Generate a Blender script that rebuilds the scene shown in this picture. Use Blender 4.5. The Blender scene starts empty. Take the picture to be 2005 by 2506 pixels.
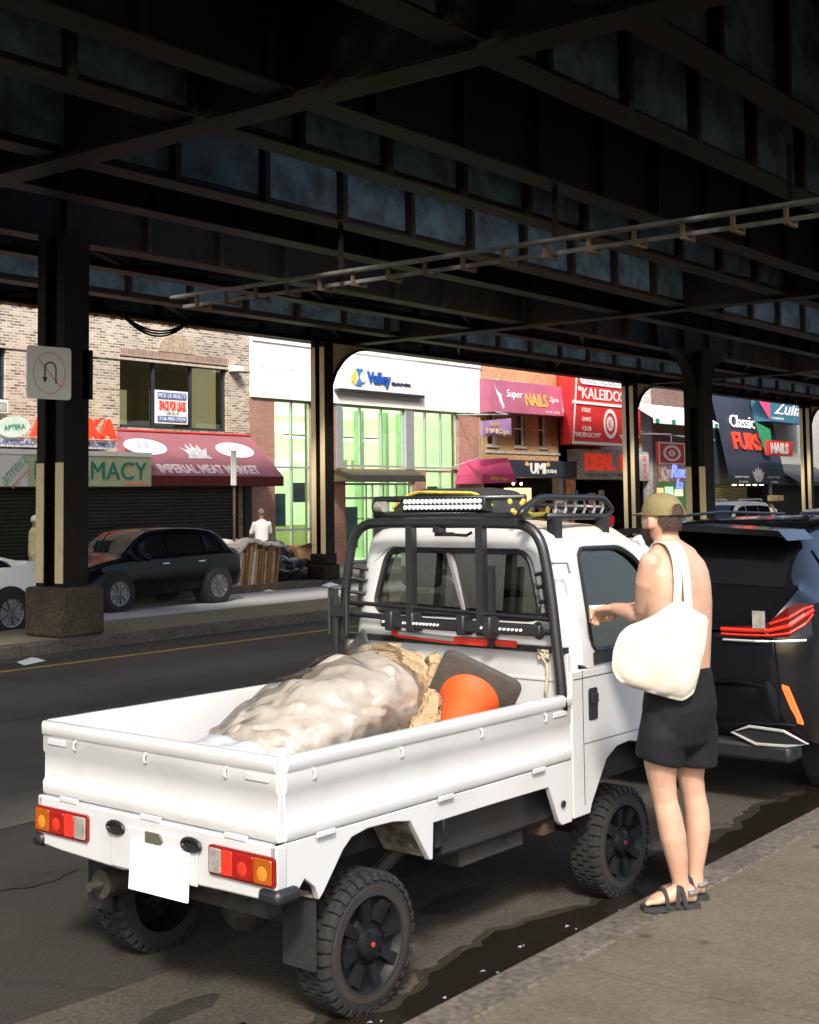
import bpy, math, random
from math import sin, cos, pi, radians, atan2, sqrt
from mathutils import Vector, Matrix, noise
S = bpy.context.scene
C = S.collection
R_ = random.Random(7)

# ---------------------------------------------------------------- camera, light, exposure
CAM_H = 1.9627
YAW, PITCH, ROLL = 0.9150, 0.0685, -0.0129      # yaw from +Y towards +X (street direction)
f_ = Vector((sin(YAW)*cos(PITCH), cos(YAW)*cos(PITCH), sin(PITCH)))
r_ = Vector((cos(YAW), -sin(YAW), 0)); u_ = r_.cross(f_)
rr = r_*cos(ROLL)+u_*sin(ROLL); uu = -r_*sin(ROLL)+u_*cos(ROLL)
cd = bpy.data.cameras.new('camera'); cam = bpy.data.objects.new('camera', cd); C.objects.link(cam)
cam.matrix_world = Matrix(((rr.x, uu.x, -f_.x, 0), (rr.y, uu.y, -f_.y, 0), (rr.z, uu.z, -f_.z, CAM_H), (0, 0, 0, 1)))
cd.sensor_fit = 'HORIZONTAL'; cd.sensor_width = 24.0; cd.lens = 24*3246.4/2005
cd.shift_y = -(1253-1002)/2005; cd.clip_start = .05; cd.clip_end = 2000
S.camera = cam

SUN_EL, SUN_AZ = radians(42), radians(232)       # azimuth clockwise from +Y
w = bpy.data.worlds.new('World'); S.world = w; w.use_nodes = True
nt = w.node_tree; sky = nt.nodes.new('ShaderNodeTexSky'); sky.sky_type = 'NISHITA'
sky.sun_disc = False; sky.sun_elevation = SUN_EL; sky.sun_rotation = SUN_AZ
sky.air_density = 1.0; sky.dust_density = 3.0; sky.ozone_density = 1.0
bg = nt.nodes['Background']; bg.inputs[1].default_value = .15
nt.links.new(sky.outputs[0], bg.inputs[0])
sl = bpy.data.lights.new('sun', 'SUN'); sl.energy = 2.35; sl.angle = radians(8); sl.color = (1, .945, .87)
so = bpy.data.objects.new('sun', sl); C.objects.link(so)
sdir = Vector((sin(SUN_AZ)*cos(SUN_EL), cos(SUN_AZ)*cos(SUN_EL), sin(SUN_EL)))
so.rotation_euler = (-sdir).to_track_quat('-Z', 'Y').to_euler(); so.location = (-20, -20, 30)
S.view_settings.view_transform = 'Standard'; S.view_settings.look = 'None'
S.view_settings.gamma = 1; S.view_settings.exposure = 1.25
try:
    S.cycles.use_denoising = True
    S.cycles.max_bounces = 8; S.cycles.transparent_max_bounces = 16; S.cycles.sample_clamp_indirect = 6
    S.cycles.caustics_reflective = False; S.cycles.caustics_refractive = False
except Exception: pass

# ---------------------------------------------------------------- materials
MATS = {}
def mat(name, col, rough=.6, metal=0., var=.12, scale=6., bump=0., bscale=30., col2=None, coat=0., emit=0., spec=.5, trans=0., lo=.35, hi=.65, alpha=1., sheen=0., crinkle=0., cscale=8.):
    if name in MATS: return MATS[name]
    m = bpy.data.materials.new(name); m.use_nodes = True; n = m.node_tree.nodes; l = m.node_tree.links
    b = n['Principled BSDF']; b.inputs['Roughness'].default_value = rough; b.inputs['Metallic'].default_value = metal
    b.inputs['Coat Weight'].default_value = coat; b.inputs['Coat Roughness'].default_value = .05
    b.inputs['Specular IOR Level'].default_value = spec; b.inputs['Transmission Weight'].default_value = trans
    b.inputs['Alpha'].default_value = alpha
    if sheen: b.inputs['Sheen Weight'].default_value = sheen
    c = tuple(col)+(1,)
    if var or col2:
        tc = n.new('ShaderNodeTexCoord'); ns = n.new('ShaderNodeTexNoise'); ns.inputs['Scale'].default_value = scale
        ns.inputs['Detail'].default_value = 6; ns.inputs['Roughness'].default_value = .65
        cr = n.new('ShaderNodeValToRGB'); cr.color_ramp.elements[0].position = lo; cr.color_ramp.elements[1].position = hi
        c2 = tuple(col2)+(1,) if col2 else tuple(x*(1-var) for x in col)+(1,)
        cr.color_ramp.elements[0].color = c2
        cr.color_ramp.elements[1].color = c if col2 else tuple(min(1, x*(1+var*.5)) for x in col)+(1,)
        l.new(tc.outputs['Object'], ns.inputs['Vector']); l.new(ns.outputs[0], cr.inputs[0]); l.new(cr.outputs[0], b.inputs['Base Color'])
        m['cr'] = 1
    else: b.inputs['Base Color'].default_value = c
    if bump:
        tc = n.new('ShaderNodeTexCoord'); nb = n.new('ShaderNodeTexNoise'); nb.inputs['Scale'].default_value = bscale; nb.inputs['Detail'].default_value = 5
        bp = n.new('ShaderNodeBump'); bp.inputs['Strength'].default_value = bump; bp.inputs['Distance'].default_value = .02
        l.new(tc.outputs['Object'], nb.inputs['Vector']); l.new(nb.outputs[0], bp.inputs['Height']); l.new(bp.outputs[0], b.inputs['Normal'])
    if crinkle:
        tc = n.new('ShaderNodeTexCoord'); ns_ = n.new('ShaderNodeTexNoise'); ns_.inputs['Scale'].default_value = cscale*.5; ns_.inputs['Detail'].default_value = 3
        ad_ = n.new('ShaderNodeVectorMath'); ad_.operation = 'MULTIPLY_ADD'; ad_.inputs[1].default_value = (.35, .35, .35)
        v_ = n.new('ShaderNodeTexVoronoi'); v_.feature = 'F1'; v_.distance = 'MANHATTAN'; v_.inputs['Scale'].default_value = cscale
        v2 = n.new('ShaderNodeTexVoronoi'); v2.feature = 'F1'; v2.inputs['Scale'].default_value = cscale*2.7
        l.new(tc.outputs['Object'], ns_.inputs['Vector']); l.new(ns_.outputs[1], ad_.inputs[0]); l.new(tc.outputs['Object'], ad_.inputs[2])
        l.new(ad_.outputs[0], v_.inputs['Vector']); l.new(ad_.outputs[0], v2.inputs['Vector'])
        su = n.new('ShaderNodeMath'); su.operation = 'MULTIPLY_ADD'; su.inputs[1].default_value = .35; l.new(v2.outputs['Distance'], su.inputs[0]); l.new(v_.outputs['Distance'], su.inputs[2])
        bp = n.new('ShaderNodeBump'); bp.inputs['Strength'].default_value = crinkle; bp.inputs['Distance'].default_value = .05
        l.new(su.outputs[0], bp.inputs['Height']); l.new(bp.outputs[0], b.inputs['Normal'])
    if emit:
        b.inputs['Emission Color'].default_value = c; b.inputs['Emission Strength'].default_value = emit
    MATS[name] = m; return m

def brick(name, cols, mortar, bw=.2, bh=.068, ms=.010, rough=.85):
    m = bpy.data.materials.new(name); m.use_nodes = True; n = m.node_tree.nodes; l = m.node_tree.links; b = n['Principled BSDF']
    b.inputs['Roughness'].default_value = rough
    tc = n.new('ShaderNodeTexCoord'); sp = n.new('ShaderNodeSeparateXYZ'); cb = n.new('ShaderNodeCombineXYZ'); ad = n.new('ShaderNodeMath')
    l.new(tc.outputs['Object'], sp.inputs[0]); l.new(sp.outputs[0], ad.inputs[0]); l.new(sp.outputs[1], ad.inputs[1])
    l.new(ad.outputs[0], cb.inputs[0]); l.new(sp.outputs[2], cb.inputs[1])
    bt = n.new('ShaderNodeTexBrick'); bt.inputs['Scale'].default_value = 1; bt.inputs['Brick Width'].default_value = bw; bt.inputs['Row Height'].default_value = bh
    bt.inputs['Mortar Size'].default_value = ms; bt.inputs['Mortar'].default_value = tuple(mortar)+(1,); bt.inputs['Bias'].default_value = 0
    bt.inputs['Color1'].default_value = tuple(cols[0])+(1,); bt.inputs['Color2'].default_value = tuple(cols[1])+(1,)
    ns = n.new('ShaderNodeTexNoise'); ns.inputs['Scale'].default_value = .9; ns.inputs['Detail'].default_value = 5
    l.new(tc.outputs['Object'], ns.inputs['Vector'])
    mx = n.new('ShaderNodeMix'); mx.data_type = 'RGBA'; mx.blend_type = 'MULTIPLY'; mx.inputs[0].default_value = .5
    mr = n.new('ShaderNodeMapRange'); mr.inputs[3].default_value = .6; mr.inputs[4].default_value = 1.2; mr.inputs[1].default_value = .3; mr.inputs[2].default_value = .7
    l.new(ns.outputs[0], mr.inputs[0]); l.new(cb.outputs[0], bt.inputs['Vector'])
    l.new(bt.outputs[0], mx.inputs[6]); l.new(mr.outputs[0], mx.inputs[7]); l.new(mx.outputs[2], b.inputs['Base Color'])
    bp = n.new('ShaderNodeBump'); bp.inputs['Strength'].default_value = .5; bp.inputs['Distance'].default_value = .01; bp.invert = True
    l.new(bt.outputs['Fac'], bp.inputs['Height']); l.new(bp.outputs[0], b.inputs['Normal'])
    MATS[name] = m; return m

def glass(name, tint=(.9, .95, .93), refl=.12, rough=.02, fmul=1.):
    if name in MATS: return MATS[name]
    m = bpy.data.materials.new(name); m.use_nodes = True; n = m.node_tree.nodes; l = m.node_tree.links; n.remove(n['Principled BSDF'])
    t = n.new('ShaderNodeBsdfTransparent'); t.inputs[0].default_value = tuple(tint)+(1,)
    g = n.new('ShaderNodeBsdfGlossy'); g.inputs['Roughness'].default_value = rough
    lw = n.new('ShaderNodeFresnel'); lw.inputs[0].default_value = 1.45
    ad = n.new('ShaderNodeMath'); ad.inputs[1].default_value = refl; mx = n.new('ShaderNodeMixShader')
    mu = n.new('ShaderNodeMath'); mu.operation = 'MULTIPLY'; mu.inputs[1].default_value = fmul
    l.new(lw.outputs[0], mu.inputs[0]); l.new(mu.outputs[0], ad.inputs[0]); l.new(ad.outputs[0], mx.inputs[0]); l.new(t.outputs[0], mx.inputs[1]); l.new(g.outputs[0], mx.inputs[2])
    l.new(mx.outputs[0], n['Material Output'].inputs[0]); MATS[name] = m; return m

def ground(name, c1, c2, rough=.85, scale=.7, fine=60, bump=.25, crack=0., spots=None, grain=.5):
    m = bpy.data.materials.new(name); m.use_nodes = True; n = m.node_tree.nodes; l = m.node_tree.links; b = n['Principled BSDF']
    b.inputs['Roughness'].default_value = rough; b.inputs['Specular IOR Level'].default_value = .3
    tc = n.new('ShaderNodeTexCoord'); a = n.new('ShaderNodeTexNoise'); a.inputs['Scale'].default_value = scale; a.inputs['Detail'].default_value = 8; a.inputs['Roughness'].default_value = .7
    f = n.new('ShaderNodeTexNoise'); f.inputs['Scale'].default_value = fine; f.inputs['Detail'].default_value = 3
    for q in (a, f): l.new(tc.outputs['Object'], q.inputs['Vector'])
    cr = n.new('ShaderNodeValToRGB'); cr.color_ramp.elements[0].position = .3; cr.color_ramp.elements[1].position = .7
    cr.color_ramp.elements[0].color = tuple(c1)+(1,); cr.color_ramp.elements[1].color = tuple(c2)+(1,); l.new(a.outputs[0], cr.inputs[0])
    mr = n.new('ShaderNodeMapRange'); mr.inputs[1].default_value = .25; mr.inputs[2].default_value = .75; mr.inputs[3].default_value = 1-grain; mr.inputs[4].default_value = 1+grain
    l.new(f.outputs[0], mr.inputs[0]); mx = n.new('ShaderNodeMix'); mx.data_type = 'RGBA'; mx.blend_type = 'MULTIPLY'; mx.inputs[0].default_value = 1
    l.new(cr.outputs[0], mx.inputs[6]); l.new(mr.outputs[0], mx.inputs[7]); out = mx.outputs[2]
    if crack:
        v = n.new('ShaderNodeTexVoronoi'); v.feature = 'DISTANCE_TO_EDGE'; v.inputs['Scale'].default_value = crack
        ds = n.new('ShaderNodeVectorMath'); ds.operation = 'SCALE'; ds.inputs[3].default_value = .6
        sm = n.new('ShaderNodeVectorMath'); l.new(a.outputs[1], ds.inputs[0]); l.new(tc.outputs['Object'], sm.inputs[0]); l.new(ds.outputs[0], sm.inputs[1]); l.new(sm.outputs[0], v.inputs['Vector'])
        lt = n.new('ShaderNodeMapRange'); lt.inputs[1].default_value = 0; lt.inputs[2].default_value = .012; lt.inputs[3].default_value = .72; lt.inputs[4].default_value = 1
        l.new(v.outputs['Distance'], lt.inputs[0]); m2 = n.new('ShaderNodeMix'); m2.data_type = 'RGBA'; m2.blend_type = 'MULTIPLY'; m2.inputs[0].default_value = 1
        l.new(out, m2.inputs[6]); l.new(lt.outputs[0], m2.inputs[7]); out = m2.outputs[2]
    if spots:
        v = n.new('ShaderNodeTexVoronoi'); v.inputs['Scale'].default_value = spots; l.new(tc.outputs['Object'], v.inputs['Vector'])
        lt = n.new('ShaderNodeMapRange'); lt.inputs[1].default_value = .06; lt.inputs[2].default_value = .12; lt.inputs[3].default_value = .4; lt.inputs[4].default_value = 1
        l.new(v.outputs['Distance'], lt.inputs[0]); m2 = n.new('ShaderNodeMix'); m2.data_type = 'RGBA'; m2.blend_type = 'MULTIPLY'; m2.inputs[0].default_value = 1
        l.new(out, m2.inputs[6]); l.new(lt.outputs[0], m2.inputs[7]); out = m2.outputs[2]
    l.new(out, b.inputs['Base Color'])
    bp = n.new('ShaderNodeBump'); bp.inputs['Strength'].default_value = bump; bp.inputs['Distance'].default_value = .01
    l.new(f.outputs[0], bp.inputs['Height']); l.new(bp.outputs[0], b.inputs['Normal'])
    MATS[name] = m; return m

# ---------------------------------------------------------------- mesh building
LOCAL = set()
class MB:
    def __init__(s): s.v = []; s.f = []
    def add(s, vs, fs):
        o = len(s.v); s.v += [tuple(p) for p in vs]; s.f += [tuple(i+o for i in q) for q in fs]; return s
    def box(s, x0, x1, y0, y1, z0, z1):
        return s.add([(x0, y0, z0), (x1, y0, z0), (x1, y1, z0), (x0, y1, z0), (x0, y0, z1), (x1, y0, z1), (x1, y1, z1), (x0, y1, z1)],
                     [(0, 3, 2, 1), (4, 5, 6, 7), (0, 1, 5, 4), (1, 2, 6, 5), (2, 3, 7, 6), (3, 0, 4, 7)])
    def prism(s, poly, ax, a, b):
        def P(p, t): return {'x': (t, p[0], p[1]), 'y': (p[0], t, p[1]), 'z': (p[0], p[1], t)}[ax]
        n = len(poly); ar = sum(poly[i][0]*poly[(i+1) % n][1]-poly[(i+1) % n][0]*poly[i][1] for i in range(n))
        if (ar > 0) == (ax == 'y'): poly = poly[::-1]
        vs = [P(p, a) for p in poly]+[P(p, b) for p in poly]
        fs = [tuple(range(n))[::-1], tuple(range(n, 2*n))]+[(i, (i+1) % n, n+(i+1) % n, n+i) for i in range(n)]
        if b < a: fs = [q[::-1] for q in fs]
        return s.add(vs, fs)
    def loft(s, rings, closed=True, caps=True):
        n = len(rings[0]); vs = [p for r in rings for p in r]; fs = []
        for k in range(len(rings)-1):
            for i in range(n if closed else n-1):
                j = (i+1) % n; fs.append((k*n+i, k*n+j, (k+1)*n+j, (k+1)*n+i))
        if caps and closed: fs += [tuple(range(n))[::-1], tuple((len(rings)-1)*n+i for i in range(n))]
        return s.add(vs, fs)
    def tube(s, pts, r, n=8, closed=False):
        pts = [Vector(p) for p in pts]; rings = []; N = len(pts); up = None
        for i, p in enumerate(pts):
            if closed: t = (pts[(i+1) % N]-pts[i-1])
            else: t = pts[min(i+1, N-1)]-pts[max(i-1, 0)]
            t.normalize()
            if up is None:
                up = Vector((0, 0, 1)) if abs(t.z) < .9 else Vector((1, 0, 0))
            a = t.cross(up); a.normalize(); b = a.cross(t); up = b
            rad = r[i] if isinstance(r, (list, tuple)) else r
            rings.append([p+a*cos(2*pi*k/n)*rad+b*sin(2*pi*k/n)*rad for k in range(n)])
        if closed: rings.append(rings[0])
        return s.loft(rings, caps=not closed)
    def lathe(s, prof, c, ax, n=32, caps=False):
        rings = []
        for rad, h in prof:
            q = []
            for k in range(n):
                a = 2*pi*k/n; u, v = rad*cos(a), rad*sin(a)
                q.append({'x': (c[0]+h, c[1]+u, c[2]+v), 'y': (c[0]+v, c[1]+h, c[2]+u), 'z': (c[0]+u, c[1]+v, c[2]+h)}[ax])
            rings.append(q)
        return s.loft(rings, caps=caps)
    def ball(s, c, r, n=16, m=10):
        rx, ry, rz = r if isinstance(r, (tuple, list)) else (r, r, r)
        return s.loft([[(c[0]+rx*sin(pi*j/m)*cos(2*pi*i/n), c[1]+ry*sin(pi*j/m)*sin(2*pi*i/n), c[2]-rz*cos(pi*j/m)) for i in range(n)] for j in [.04]+list(range(1, m))+[m-.04]])
    def ringpanel(s, outer, inner, d=None):
        """flat ring between two loops of equal length (3-D); d = thickness vector"""
        n = len(outer); vs = list(outer)+list(inner); fs = [(i, (i+1) % n, n+(i+1) % n, n+i) for i in range(n)]
        s.add(vs, fs)
        if d:
            D = Vector(d); s.add([Vector(p)+D for p in vs], [q[::-1] for q in fs])
            s.add(list(inner)+[Vector(p)+D for p in inner], [(i, (i+1) % n, n+(i+1) % n, n+i) for i in range(n)])
            s.add(list(outer)+[Vector(p)+D for p in outer], [(i, n+i, n+(i+1) % n, (i+1) % n) for i in range(n)])
        return s
    def build(s, name, m, parent=None, smooth=None, bevel=0, seg=2, subd=0):
        me = bpy.data.meshes.new(name)
        vs = s.v
        o = bpy.data.objects.new(name, me); C.objects.link(o)
        if parent is None:
            xs, ys, zs = zip(*vs); off = Vector(((min(xs)+max(xs))/2, (min(ys)+max(ys))/2, min(zs)))
            vs = [(p[0]-off.x, p[1]-off.y, p[2]-off.z) for p in vs]; o.location = off
        me.from_pydata(vs, [], s.f); me.validate(); me.update()
        if m: me.materials.append(m)
        if smooth:
            for p in me.polygons: p.use_smooth = True
            if smooth is not True: me.set_sharp_from_angle(angle=radians(smooth))
        if bevel:
            md = o.modifiers.new('bevel', 'BEVEL'); md.width = bevel; md.segments = seg; md.limit_method = 'ANGLE'; md.angle_limit = radians(40); md.harden_normals = False
            for p in me.polygons: p.use_smooth = True
            me.set_sharp_from_angle(angle=radians(45))
        if subd:
            md = o.modifiers.new('sub', 'SUBSURF'); md.levels = md.render_levels = subd
            for p in me.polygons: p.use_smooth = True
        if parent: attach(o, parent)
        return o
def attach(o, parent):
    o.parent = parent
    if parent.type == 'EMPTY' and parent.name not in LOCAL: o.location = -Vector(parent.location)
    elif parent.type == 'MESH' and parent.parent is None: o.location = -Vector(parent.location)
def thing(name, label, cat, loc, rz=0, group=None, local=False):
    o = bpy.data.objects.new(name, None); C.objects.link(o); o.location = loc; o.rotation_euler = (0, 0, rz); o.empty_display_size = .2
    if local: LOCAL.add(o.name)
    return tag(o, label, cat, group)
def tag(o, label=None, cat=None, group=None, kind=None):
    if label: o['label'] = label
    if cat: o['category'] = cat
    if group: o['group'] = group
    if kind: o['kind'] = kind
    return o
def box(*a): return MB().box(*a)
def text(s, x0, x1, z0, z1, y, m, parent, name='lettering', depth=.02, bold=0., shear=0., M=None, spacing=1.):
    cu = bpy.data.curves.new('t', 'FONT'); cu.body = s; cu.extrude = .5; cu.offset = bold; cu.shear = shear; cu.space_character = spacing
    cu.resolution_u = 3
    to = bpy.data.objects.new('t', cu); C.objects.link(to); bpy.context.view_layer.update()
    me = bpy.data.meshes.new_from_object(to.evaluated_get(bpy.context.evaluated_depsgraph_get()))
    bpy.data.objects.remove(to); bpy.data.curves.remove(cu)
    vs = [v.co.copy() for v in me.vertices]; fs = [tuple(p.vertices) for p in me.polygons]; bpy.data.meshes.remove(me)
    ax, bx = min(v.x for v in vs), max(v.x for v in vs); ay, by = min(v.y for v in vs), max(v.y for v in vs)
    out = []
    for v in vs:
        p = Vector((x0+(v.x-ax)/(bx-ax)*(x1-x0), y-(v.z+.5)*depth, z0+(v.y-ay)/(by-ay)*(z1-z0)))
        out.append(M(p) if M else p)
    mb = MB(); mb.add(out, fs); return mb.build(name, m, parent)
def ngon(cx, cz, rx, rz, n=28, rot=0):
    return [(cx+rx*cos(2*pi*k/n)*cos(rot)-rz*sin(2*pi*k/n)*sin(rot), cz+rx*cos(2*pi*k/n)*sin(rot)+rz*sin(2*pi*k/n)*cos(rot)) for k in range(n)]
def rrect(x0, x1, z0, z1, r, n=4):
    p = []
    for cx, cz, a in ((x1-r, z1-r, 0), (x0+r, z1-r, pi/2), (x0+r, z0+r, pi), (x1-r, z0+r, 1.5*pi)):
        p += [(cx+r*cos(a+pi/2*k/n), cz+r*sin(a+pi/2*k/n)) for k in range(n+1)]
    return p
def resample(pts, n, closed=True):
    P = [Vector(p) for p in pts]; Q = P+([P[0]] if closed else []); L = [0]
    for a, b in zip(Q, Q[1:]): L.append(L[-1]+(b-a).length)
    out = []; T = L[-1]; m_ = n if closed else n-1; j = 0
    for k in range(n):
        t = T*k/m_
        while j < len(L)-2 and L[j+1] < t: j += 1
        d = L[j+1]-L[j]; out.append(Q[j].lerp(Q[j+1], (t-L[j])/d if d > 1e-9 else 0))
    return out
def arc(pts, r, n=5):
    """round the corners of an open 3-D polyline"""
    P = [Vector(p) for p in pts]; out = [P[0]]
    for a, b, c in zip(P, P[1:], P[2:]):
        d1 = (a-b); d2 = (c-b); q = min(r, d1.length*.49, d2.length*.49); p1 = b+d1.normalized()*q; p2 = b+d2.normalized()*q
        for k in range(n+1):
            t = k/n; out.append(p1*(1-t)**2+b*2*t*(1-t)+p2*t*t)
    out.append(P[-1]); return out
# ---------------------------------------------------------------- the setting: ground
m_asph = ground('asphalt', (.017, .0152, .012), (.034, .0305, .0245), rough=.9, scale=.5, fine=70, crack=.35)
m_gutter = ground('worn_concrete', (.032, .028, .021), (.062, .054, .041), rough=.85, scale=1.5, fine=50, crack=.25)
m_far = ground('daylit_road', (.36, .35, .33), (.46, .45, .43), rough=.9, scale=.6, fine=40)  # pale road copy with the far side's daylight in its colour
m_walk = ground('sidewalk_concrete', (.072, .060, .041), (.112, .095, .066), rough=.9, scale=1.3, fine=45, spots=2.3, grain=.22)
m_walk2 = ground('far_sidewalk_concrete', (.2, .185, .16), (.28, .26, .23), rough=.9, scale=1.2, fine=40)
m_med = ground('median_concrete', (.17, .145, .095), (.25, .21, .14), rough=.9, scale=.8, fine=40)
m_kerb = ground('kerb_stone', (.055, .047, .038), (.12, .10, .08), rough=.8, scale=2, fine=30)
m_steelk = mat('kerb_steel', (.16, .14, .13), .5, .5, .4, 3)
m_yel = mat('yellow_paint', (.42, .28, .05), .8, 0, .5, 5, lo=.25)
def flat(name, x0, x1, y0, y1, z, m): return tag(MB().add([(x0, y0, z), (x1, y0, z), (x1, y1, z), (x0, y1, z)], [(0, 1, 2, 3)]).build(name, m), kind='structure')
flat('ground', -200, 400, -200, 200, -.02, m_asph)
flat('road', -60, 200, 2.9, 14.62, 0, m_asph)
m_lane = ground('shade_lifted_asphalt', (.050, .046, .037), (.095, .087, .071), rough=.9, scale=.45, fine=60, grain=.3, crack=.22)  # paler asphalt copy, lifted to offset the deck's shade
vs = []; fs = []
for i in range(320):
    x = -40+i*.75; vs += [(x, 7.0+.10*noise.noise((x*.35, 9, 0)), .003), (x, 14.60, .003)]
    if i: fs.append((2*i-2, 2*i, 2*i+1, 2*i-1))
tag(MB().add(vs, fs).build('lightened_lane', m_lane), kind='structure')
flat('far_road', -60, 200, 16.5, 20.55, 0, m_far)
# worn concrete parking strip along the near kerb, ragged edge
g = MB(); N = 160; e = [5.15+.35*noise.noise((x*.5, 1, 0)) for x in range(N)]
for i in range(N): pass
vs = []; fs = []
for i in range(N):
    x = -8+i*.25; vs += [(x, 3.0, .004), (x, 4.35+.25*noise.noise((x*.7, 3, 0))+.08*noise.noise((x*4, 3, 0)), .004)]
    if i: fs.append((2*i-2, 2*i, 2*i+1, 2*i-1))
tag(MB().add(vs, fs).build('gutter', m_gutter), kind='structure')
# water standing in the gutter
m_water = mat('gutter_water', (.012, .010, .007), .08, 0, 0, spec=.5)
m_wet = ground('wet_concrete', (.016, .013, .009), (.034, .029, .021), rough=.45, scale=2.5, fine=40)
def puddle(pts, z):
    return tag(MB().add([(x, y, z) for x, y in pts], [tuple(range(len(pts)))]).build('gutter_water', m_water), kind='structure')
E = []; N = 220
for i in range(N):
    x = 1.5+i*.05; wd = .30+.16*noise.noise((x*1.3, 7, 0))+.07*noise.noise((x*5, 2, 0))+.03*noise.noise((x*15, 5, 0))
    E.append((x, 3.09+max(.03, wd)))
vs = []; fs = []
for i, (x, y) in enumerate(E):
    vs += [(x, 3.02, .0075), (x, y+.05+.10*abs(noise.noise((x*2.1, 4, 3)))+.05*noise.noise((x*9, 4, 3)), .0075)]
    if i: fs.append((2*i-2, 2*i, 2*i+1, 2*i-1))
tag(MB().add(vs, fs).build('wet_gutter', m_wet), kind='structure')
vs = []; fs = []
for i, (x, y) in enumerate(E):
    vs += [(x, 3.03, .0115), (x, y, .0115)]
    if i: fs.append((2*i-2, 2*i, 2*i+1, 2*i-1))
tag(MB().add(vs, fs).build('gutter_water', m_water), kind='structure')
for cx, cy, rx, ry in ((3.1, 3.62, .55, .09), (2.2, 3.75, .35, .07)):
    puddle([(cx+rx*cos(a)*(1+.35*noise.noise((cos(a)*2, sin(a)*2, cx))), cy+ry*sin(a)*(1+.5*noise.noise((cos(a)*2, sin(a)*2, cy)))) for a in [2*pi*k/40 for k in range(40)]], .0125)
m_stain = ground('oil_stained_asphalt', (.015, .0132, .0105), (.03, .027, .022), rough=.7, scale=3, fine=50)
for cx, cy, rx, ry in ((3.4, 6.0, .4, .1), (5.4, 3.9, .3, .1), (4.6, 9.4, .8, .2), (3.6, 3.95, .22, .07), (4.4, 5.9, .25, .08)):
    tag(MB().add([(cx+rx*cos(a)*(1+.45*noise.noise((cos(a)*1.7, sin(a)*1.7, cx))), cy+ry*sin(a)*(1+.6*noise.noise((cos(a)*2, sin(a)*2, cy))), .0062) for a in [2*pi*k/36 for k in range(36)]], [tuple(range(36))]).build('road_stain', m_stain), kind='structure')
# sidewalk with kerb
k = MB().box(-60, 200, 2.80, 3.0, -.02, .118); tag(k.build('kerb', m_kerb, bevel=.02), kind='structure')
sw = MB()
xs = [-60]+[-6+1.52*i for i in range(60)]; ys = [-14, -3.3, -1.78, -.26, 1.26, 2.795]
for a, b in zip(xs, xs[1:]):
    for c, d in zip(ys, ys[1:]): sw.box(a+.006, b-.006, c+.006, d-.006, -.02, .122)
tag(sw.build('sidewalk', m_walk), kind='structure')
flat('sidewalk_bed', -60, 200, -14, 2.80, .108, m_kerb)
# median island
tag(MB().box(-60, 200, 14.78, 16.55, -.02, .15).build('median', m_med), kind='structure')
tag(MB().box(-60, 200, 14.62, 14.74, -.02, .155).build('median_kerb', m_kerb, bevel=.02), kind='structure')
tag(MB().box(-60, 200, 14.745, 14.775, -.02, .162).build('kerb_edging', m_steelk), kind='structure')
flat('road_line', -60, 200, 13.44, 13.56, .007, m_yel)
# far sidewalk
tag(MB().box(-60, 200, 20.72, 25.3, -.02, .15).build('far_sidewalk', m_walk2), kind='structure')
tag(MB().box(-60, 200, 20.55, 20.715, -.02, .15).build('far_kerb', m_kerb, bevel=.02), kind='structure')

# ---------------------------------------------------------------- elevated railway
def steel(name, c, rust, lo=.42, hi=.6, scale=3, rough=.55):
    return mat(name, c, rough, .0, 0, scale, .15, 12, col2=rust, lo=lo, hi=hi, spec=.12)
m_web = steel('grey_blue_steel', (.105, .165, .19), (.045, .052, .052), .35, .62, 2.2)
m_flange = steel('rusty_flange', (.015, .013, .0095), (.014, .0085, .004), .35, .6, 4)
m_dark = steel('dark_steel', (.010, .010, .010), (.020, .015, .009), .35, .65, 4)
m_sunlit = steel('sunlit_steel', (.72, .58, .34), (.25, .13, .05), .22, .4, 5)  # sunlight on the steel put into its colour
el = thing('elevated_railway', 'dark riveted steel elevated railway deck spanning over the street', 'railway viaduct', (30, 12, 5.8))
X0, X1 = -14., 120.
def stringer(y, zb, h, dark, fl=.17):
    near, farp = [(X0, y-.01)], [(X1, y+.01)]; x = X0+.6+(y % 1); F = []
    while x < X1-.3:
        near += [(x, y-.01), (x, y-fl*.8), (x+.09, y-fl*.8), (x+.09, y-.01)]; F.append(x); x += 1.55
    near.append((X1, y-.01))
    for x in F[::-1]: farp += [(x+.06, y+.01), (x+.06, y+fl*.8), (x+.02, y+fl*.8), (x+.02, y+.01)]
    farp.append((X0, y+.01))
    st = MB().prism(near+farp, 'z', zb+.0225, zb+h-.0005).build('stringer', m_dark if dark else m_web, el)  # pale and dark webs hold the uneven daylight in their colour
    st.data.materials.append(m_dark)
    for p in st.data.polygons:
        if len(p.vertices) == 4 and abs(p.center.y-y) > .011: p.material_index = 1
    fm = MB().box(X0, X1, y-fl, y+fl, zb, zb+.022).box(X0, X1, y-fl, y+fl, zb+h, zb+h+.02)
    for d in (-1, 1): fm.box(X0, X1, min(y+d*.011, y+d*.03), max(y+d*.011, y+d*.03), zb+.022, zb+.14)
    fm.build('flange', m_flange, st)
for y, dk in ((3.4, 0), (4.9, 0), (6.3, 0), (8.4, 1), (9.75, 0), (11.88, 0), (13.3, 1), (15.7, 1), (17.05, 0), (19.2, 0)):
    stringer(y, 5.8, 1.3, dk)
stringer(20.95, 5.74, 1.5, 0, .2)
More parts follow.
